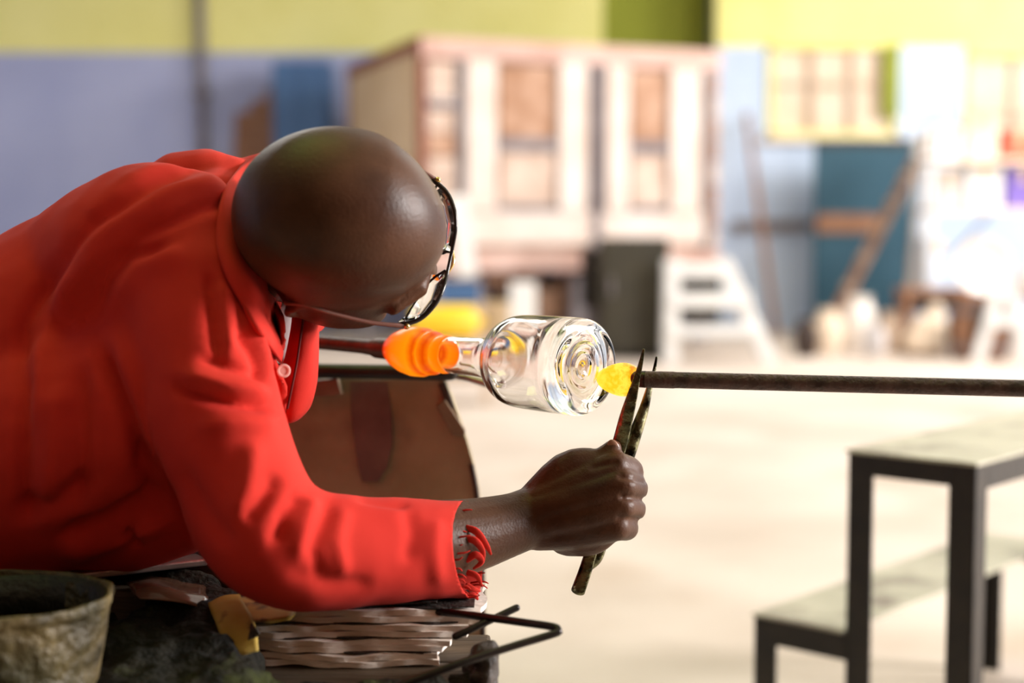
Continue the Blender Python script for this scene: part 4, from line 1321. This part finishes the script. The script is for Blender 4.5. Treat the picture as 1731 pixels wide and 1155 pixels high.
# frayed cuff: loose ends all round the sleeve hem
rng = random.Random(11)
cc_ = P(789, 931, 1.322)
ce1 = np.cross(cdir, [0, 1.0, 0])
ce1 /= np.linalg.norm(ce1)
ce2 = np.cross(cdir, ce1)
for k in range(40):
    an = 2 * math.pi * (k + rng.uniform(-0.3, 0.3)) / 40
    rd = math.cos(an) * ce1 + math.sin(an) * ce2
    a = cc_ + 0.0425 * rd - cdir * 0.004
    l = rng.uniform(0.004, 0.011)
    b = a + cdir * l + rd * rng.uniform(-0.002, 0.002)
    c = b + cdir * l * 0.5 + np.array([0, rng.uniform(-0.002, 0.002), rng.uniform(-0.004, 0.002)])
    obj('frayed_thread', MB().tube([a, b, c], [0.0010, 0.0009, 0.0005], 6, sub=2), M['shirt'], per, smooth=True)
for pts in ([(788, 892, 1.290), (806, 900, 1.288), (822, 922, 1.292), (830, 938, 1.297)], [(786, 912, 1.288), (802, 914, 1.286), (815, 930, 1.290), (818, 948, 1.296)],
            [(788, 948, 1.290), (804, 938, 1.288), (814, 950, 1.292), (800, 962, 1.294)], [(790, 968, 1.296), (806, 974, 1.296), (815, 992, 1.300)], [(788, 990, 1.298), (800, 996, 1.300), (812, 1000, 1.304)], [(786, 1008, 1.306), (800, 1006, 1.306), (808, 1014, 1.308)]):
    obj('torn_strip', MB().tube([P(*q) for q in pts], [0.0026, 0.0034, 0.0026, 0.0010][:len(pts)] if len(pts) == 4 else [0.0028, 0.0026, 0.001], 8, flat=0.3, fdir=(0, 1, 0), sub=4), M['shirt'], per, smooth=True)

# ---- trousers and shoes (below the tool table)
tr = MB()
tr.tube([(-1.0, 1.49, 0.55), (-0.86, 1.49, 0.58)], [0.12, 0.135], 20, flat=1.2, fdir=(0, 1, 0))
for y in (1.45, 1.60):
    tr.tube([(-0.92, y, 0.53), (-0.66, y, 0.525), (-0.44, y, 0.51), (-0.40, y, 0.44), (-0.42, y, 0.22), (-0.43, y, 0.09)], [0.085, 0.078, 0.066, 0.064, 0.058, 0.06], 20, sub=4)
me = fuse(tr, 0.008, 6)
set_v(me, get_v(me) - POFF)
link('trousers', me, M['trousers'], per)
for y in (1.45, 1.60):
    s_ = MB()
    s_.tube([(-0.46, y, 0.05), (-0.38, y, 0.045), (-0.27, y, 0.038)], [0.045, 0.045, 0.036], 16, sub=3)
    s_.tube([(-0.43, y, 0.06), (-0.43, y, 0.12)], [0.045, 0.045], 16)
    me = fuse(s_, 0.006, 4)
    v = get_v(me)
    v[:, 2] = np.maximum(v[:, 2], 0.001)
    set_v(me, v - POFF)
    link('shoe', me, M['shoe'], per)

# ---- safety glasses
GA = bpy.data.objects.new('safety_glasses', None)
COL.objects.link(GA)
GA.parent = per
GA.location = HC - POFF
arc = [(-0.0690, 0.080, -0.018), (-0.060, 0.094, -0.013), (-0.045, 0.103, -0.009), (-0.028, 0.108, -0.009), (-0.010, 0.111, -0.014), (0.010, 0.111, -0.014), (0.028, 0.108, -0.009), (0.045, 0.103, -0.009), (0.060, 0.094, -0.013), (0.0690, 0.080, -0.018)]
obj('brow_bar', MB().tube([H(x, y, z) for (y, x, z) in arc], [0.0022, 0.0022, 0.0019, 0.0017, 0.0016, 0.0016, 0.0017, 0.0019, 0.0022, 0.0022], 10, sub=4), M['frame'], GA, smooth=True)
for s in (-1, 1):
    rows = []
    for (y, x, z) in [(s * 0.064, 0.089, -0.0155), (s * 0.052, 0.099, -0.011), (s * 0.036, 0.106, -0.009), (s * 0.020, 0.109, -0.011), (s * 0.010, 0.111, -0.015)]:
        rows.append([H(x, y, z), H(x + 0.001, y, z - 0.018), H(x - 0.004, y * 0.97, z - 0.034 + 0.012 * (abs(abs(y) - 0.036) / 0.03) ** 2)])
    obj('lens', MB().sheet(rows, 0.0016), M['lens'], GA, smooth=True)
    lower = [H(*(q)) for q in [(0.086, s * 0.066, -0.020), (0.090, s * 0.058, -0.036), (0.101, s * 0.036, -0.045), (0.107, s * 0.016, -0.036), (0.110, s * 0.009, -0.018)]]
    obj('lower_rim', MB().tube(lower, 0.0012, 8, sub=4), M['frame'], GA, smooth=True)
    obj('temple', MB().tube([H(0.081, s * 0.070, -0.0175), H(0.050, s * 0.0760, -0.017), (H(0.015, s * 0.0790, -0.015)), H(-0.012, s * 0.0800, -0.012), H(-0.024, s * 0.079, -0.030)], [0.0022, 0.0018, 0.0016, 0.0016, 0.0018], 8, sub=4), M['temple'], GA, smooth=True)
    obj('hinge_pin', MB().ell(H(0.084, s * 0.0695, -0.016), 0.0030, HM, 10, 6), M['brass'], GA, smooth=True)
obj('nose_bridge', MB().tube([H(0.112, -0.010, -0.016), H(0.1145, 0, -0.014), H(0.112, 0.010, -0.016)], 0.0020, 8, sub=3), M['brass'], GA, smooth=True)

# ------------------------------------------------------------------ on the tool table
# wet newspaper pad under the elbow
pad = thing('newspaper_pad', tuple(P(590, 1080, 1.28) * [1, 1, 0] + [0, 0, TZ]), 'thick pad of wet folded newspaper under the red sleeve elbow', 'newspaper')
rng = random.Random(3)
zc = TZ + 0.001
bundles = [(400, 738, 0.0100, 0), (408, 752, 0.0098, 0), (396, 788, 0.0100, 1), (404, 812, 0.0105, 0)]
for k, (pa_, pb_, hh_, drk) in enumerate(bundles):
    d0 = 1.238 + 0.005 * k
    x0, x1 = P(pa_, 0, d0)[0], P(pb_, 0, d0)[0]
    for q_ in range(2):                              # two leaves to each folded bundle, joined by a rounded fold in front
        g = []
        ph = rng.uniform(0, 6)
        zz = zc + hh_ * (q_ + 0.5) / 2
        for i in range(13):
            row = []
            for j in range(30):
                s_, u_ = j / 29, i / 12
                x = x0 + (x1 - x0) * s_ + 0.003 * math.sin(u_ * 9 + ph) + rng.uniform(-0.0006, 0.0006) + (0.004 * (q_ - 0.5) if j == 29 else 0)
                y = d0 + 0.11 * u_ + 0.003 * math.sin(s_ * 9 + k * 2) + 0.0015 * math.sin(s_ * 27 + ph) + 0.0012 * q_
                z = zz + 0.0007 * math.sin(s_ * 8 + k) + 0.0006 * math.sin(s_ * 23 + ph) - (0.02 * max(0, s_ - 0.88) if k == 3 else 0)
                row.append((x, y, z))
            g.append(row)
        obj('paper_leaf', MB().sheet(g, hh_ / 2 * 0.98), M['paper'], pad, smooth='auto')
    g = []
    for i in range(7):
        g.append([(x0 + 0.004 + (x1 - x0 - 0.01) * j / 20, d0 + 0.006 + 0.1 * i / 6 + 0.004 * math.sin(j * 0.9 + k), zc + hh_ + 0.0008) for j in range(21)])
    obj('charred_leaf', MB().sheet(g, 0.0012), M['charred'], pad, smooth='auto')  # dark leaf put in as the shade between two bundles
    zc += hh_ + 0.0016
PZ = zc
g = []
for i in range(8):
    g.append([(P(420 + 40 * j, 0, 1.30)[0], 1.262 + 0.010 * i, PZ + 0.002 + 0.001 * math.sin(i * 1.3 + j)) for j in range(9)])
obj('charred_sheet', MB().sheet(g, 0.0015), M['charred'], pad, smooth='auto')  # thin dark sheet over the top of the pad
# yellow printed newsprint tucked beside the pad
yn = thing('yellow_newsprint', tuple(P(390, 1070, 1.22) * [1, 1, 0] + [0, 0, TZ]), 'yellow printed newspaper flap folded at the left end of the pad', 'newspaper')
for (r_, m_) in (([[(352, 1022, 1.26), (378, 1010, 1.27), (405, 1008, 1.27)], [(372, 1070, 1.225), (398, 1060, 1.225), (430, 1052, 1.225)], [(392, 1112, 1.20), (412, 1106, 1.195), (436, 1100, 1.195)]], 'yellowpaper'),
                 ([[(398, 1012, 1.29), (440, 1010, 1.30), (480, 1016, 1.30)], [(410, 1032, 1.27), (450, 1032, 1.27), (500, 1034, 1.27)], [(428, 1054, 1.25), (460, 1052, 1.25), (490, 1046, 1.25)]], 'yellowpaper'),
                 ([[(378, 1016, 1.28), (392, 1012, 1.28), (402, 1014, 1.28)], [(396, 1050, 1.24), (408, 1044, 1.24), (418, 1042, 1.24)], [(420, 1086, 1.205), (430, 1078, 1.205), (438, 1070, 1.205)]], 'charred')):
    cloth_patch('paper_flap', r_, M[m_], yn, 0.003, 4, 0.004)
# dark wet sacking heaped between bucket and papers
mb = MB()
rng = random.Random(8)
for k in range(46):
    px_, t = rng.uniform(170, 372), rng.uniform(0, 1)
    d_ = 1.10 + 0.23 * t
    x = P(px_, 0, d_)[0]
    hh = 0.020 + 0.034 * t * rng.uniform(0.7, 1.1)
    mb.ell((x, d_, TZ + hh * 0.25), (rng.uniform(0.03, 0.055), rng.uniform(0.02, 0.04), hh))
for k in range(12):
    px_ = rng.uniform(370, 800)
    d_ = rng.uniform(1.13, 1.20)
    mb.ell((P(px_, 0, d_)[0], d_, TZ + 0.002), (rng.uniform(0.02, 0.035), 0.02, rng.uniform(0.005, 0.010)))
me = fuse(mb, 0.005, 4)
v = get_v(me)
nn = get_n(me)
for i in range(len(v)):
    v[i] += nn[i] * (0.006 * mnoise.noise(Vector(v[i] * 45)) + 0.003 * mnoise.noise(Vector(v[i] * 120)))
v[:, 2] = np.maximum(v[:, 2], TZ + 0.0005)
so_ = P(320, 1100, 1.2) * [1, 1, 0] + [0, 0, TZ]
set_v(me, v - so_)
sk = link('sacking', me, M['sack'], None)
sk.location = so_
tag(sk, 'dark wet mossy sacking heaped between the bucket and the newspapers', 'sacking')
# brown plastic wrap scrap on the sacking
cw = cloth_patch('plastic_scrap', [[(215, 985, 1.30), (255, 978, 1.31), (300, 984, 1.32), (345, 990, 1.32)], [(225, 1003, 1.275), (262, 994, 1.265), (310, 1000, 1.275), (352, 1010, 1.28)], [(240, 1012, 1.25), (280, 1018, 1.25), (318, 1022, 1.255), (340, 1030, 1.26)]], M['brownplastic'], None, 0.0015, 4, 0.012)
tag(cw, 'crumpled brown plastic scrap on the sacking behind the bucket', 'scrap')
# steel bars lying behind, under the shirt hem
for k, (a, b, wd, hg, m_, lb) in enumerate((((60, 978, 1.28), (342, 946, 1.36), 0.030, 0.006, 'bright', 'shiny worn steel bar behind the plastic scrap, nearer of two'),
                                            ((-60, 962, 1.30), (350, 922, 1.40), 0.040, 0.026, 'darksteel', 'dark steel bar under the shirt hem, farther of two'))):
    a, b = P(*a), P(*b)
    tag(obj('steel_bar', MB().bar(a, b, wd, hg), M[m_], bevel=0.0015), lb, 'bar', 'steel bars behind the sacking')
# block that carries the bars
a = P(-150, 1000, 1.33)
tag(obj('wooden_block', MB().box(-0.66, -0.30, 1.285, 1.345, TZ, TZ + 0.055), M['benchwood'], bevel=0.004), 'burnt wooden block on the tool table under the steel bars', 'block')
# bucket
bc = P(2, 1004, 1.14)
rz = bc[2]
bz = TZ
hb = rz - bz
R = P(183, 1004, 1.14)[0] - bc[0]
bk = thing('crusted_bucket', (bc[0], bc[1], bz), 'crusted old bucket with a black inside at the bottom left corner', 'bucket')
pr = [(0, 0), (0, R * 0.82), (0.008, R * 0.86), (hb * 0.4, R * 0.91), (hb * 0.85, R * 0.965), (hb * 0.92, R * 1.0), (hb * 0.98, R * 1.005), (hb, R * 0.985), (hb * 0.985, R * 0.95), (hb * 0.88, R * 0.93), (hb * 0.3, R * 0.86), (0.012, R * 0.8), (0.012, 0)]
q = MB().lathe(dense(pr[:12], 4) + [(0.012, 0)], (bc[0], bc[1], bz), (0, 0, 1), 96)
vv = np.array(q.v)
for i in range(len(vv)):
    n_ = mnoise.noise(Vector(vv[i] * 60)) * 0.0022 + mnoise.noise(Vector(vv[i] * 22)) * 0.003
    dr = np.array([vv[i][0] - bc[0], vv[i][1] - bc[1], 0])
    l = np.linalg.norm(dr)
    if l > 0.01:
        vv[i] += dr / l * n_
    if vv[i][2] > bz + hb * 0.9:
        vv[i][2] += mnoise.noise(Vector(vv[i] * 30)) * 0.003
q.v = [tuple(p) for p in vv]
obj('bucket_wall', q, M['bucket'], bk, smooth=True)
obj('soot_filling', MB().lathe([(hb * 0.55, 0), (hb * 0.55, R * 0.7), (hb * 0.56, R * 0.90), (hb * 0.5, R * 0.88), (hb * 0.5, 0)], (bc[0], bc[1], bz), (0, 0, 1), 48), M['soot'], bk, smooth='auto')
obj('soot_lining', MB().lathe([(hb * 0.55, R * 0.895), (hb * 0.9, R * 0.932), (hb * 0.965, R * 0.945), (hb * 0.965, R * 0.935), (hb * 0.55, R * 0.885)], (bc[0], bc[1], bz), (0, 0, 1), 64, closed=True), M['soot'], bk, smooth=True)
# bent iron hook and short rod sticking out past the papers
hk = [(660, 1166, 1.17), (760, 1128, 1.175), (860, 1095, 1.19), (936, 1072, 1.20), (943, 1066, 1.203), (934, 1060, 1.207), (880, 1052, 1.225), (800, 1041, 1.255), (740, 1034, 1.28)]
tag(obj('iron_hook', MB().tube([P(*q) for q in hk], 0.0034, 10, sub=4), M['darksteel'], smooth=True), 'bent thin iron hook jutting out past the right end of the newspapers', 'hook')
tag(obj('iron_rod', MB().tube([P(770, 1076, 1.235), P(822, 1052, 1.245), P(873, 1028, 1.255)], 0.0032, 10, sub=2), M['darksteel'], smooth=True), 'short straight iron rod poking up beside the bent hook', 'rod')
mb = MB()
for k in range(9):
    q = P(rng.uniform(800, 835), rng.uniform(1060, 1100), rng.uniform(1.20, 1.24))
    mb.ell((min(q[0], -0.022), q[1], TZ + rng.uniform(0.0, 0.02)), (0.012, 0.015, rng.uniform(0.008, 0.016)))
me = fuse(mb, 0.003, 2)
v = get_v(me)
nn = get_n(me)
for i in range(len(v)):
    v[i] += nn[i] * (0.005 * mnoise.noise(Vector(v[i] * 90)))
v[:, 2] = np.maximum(v[:, 2], TZ + 0.0005)
so_ = P(815, 1085, 1.22) * [1, 1, 0] + [0, 0, TZ]
set_v(me, v - so_)
sk = link('charred_scrap', me, M['charred'], None)
sk.location = so_
tag(sk, 'lump of charred paper at the right end of the newspaper pad', 'scrap')
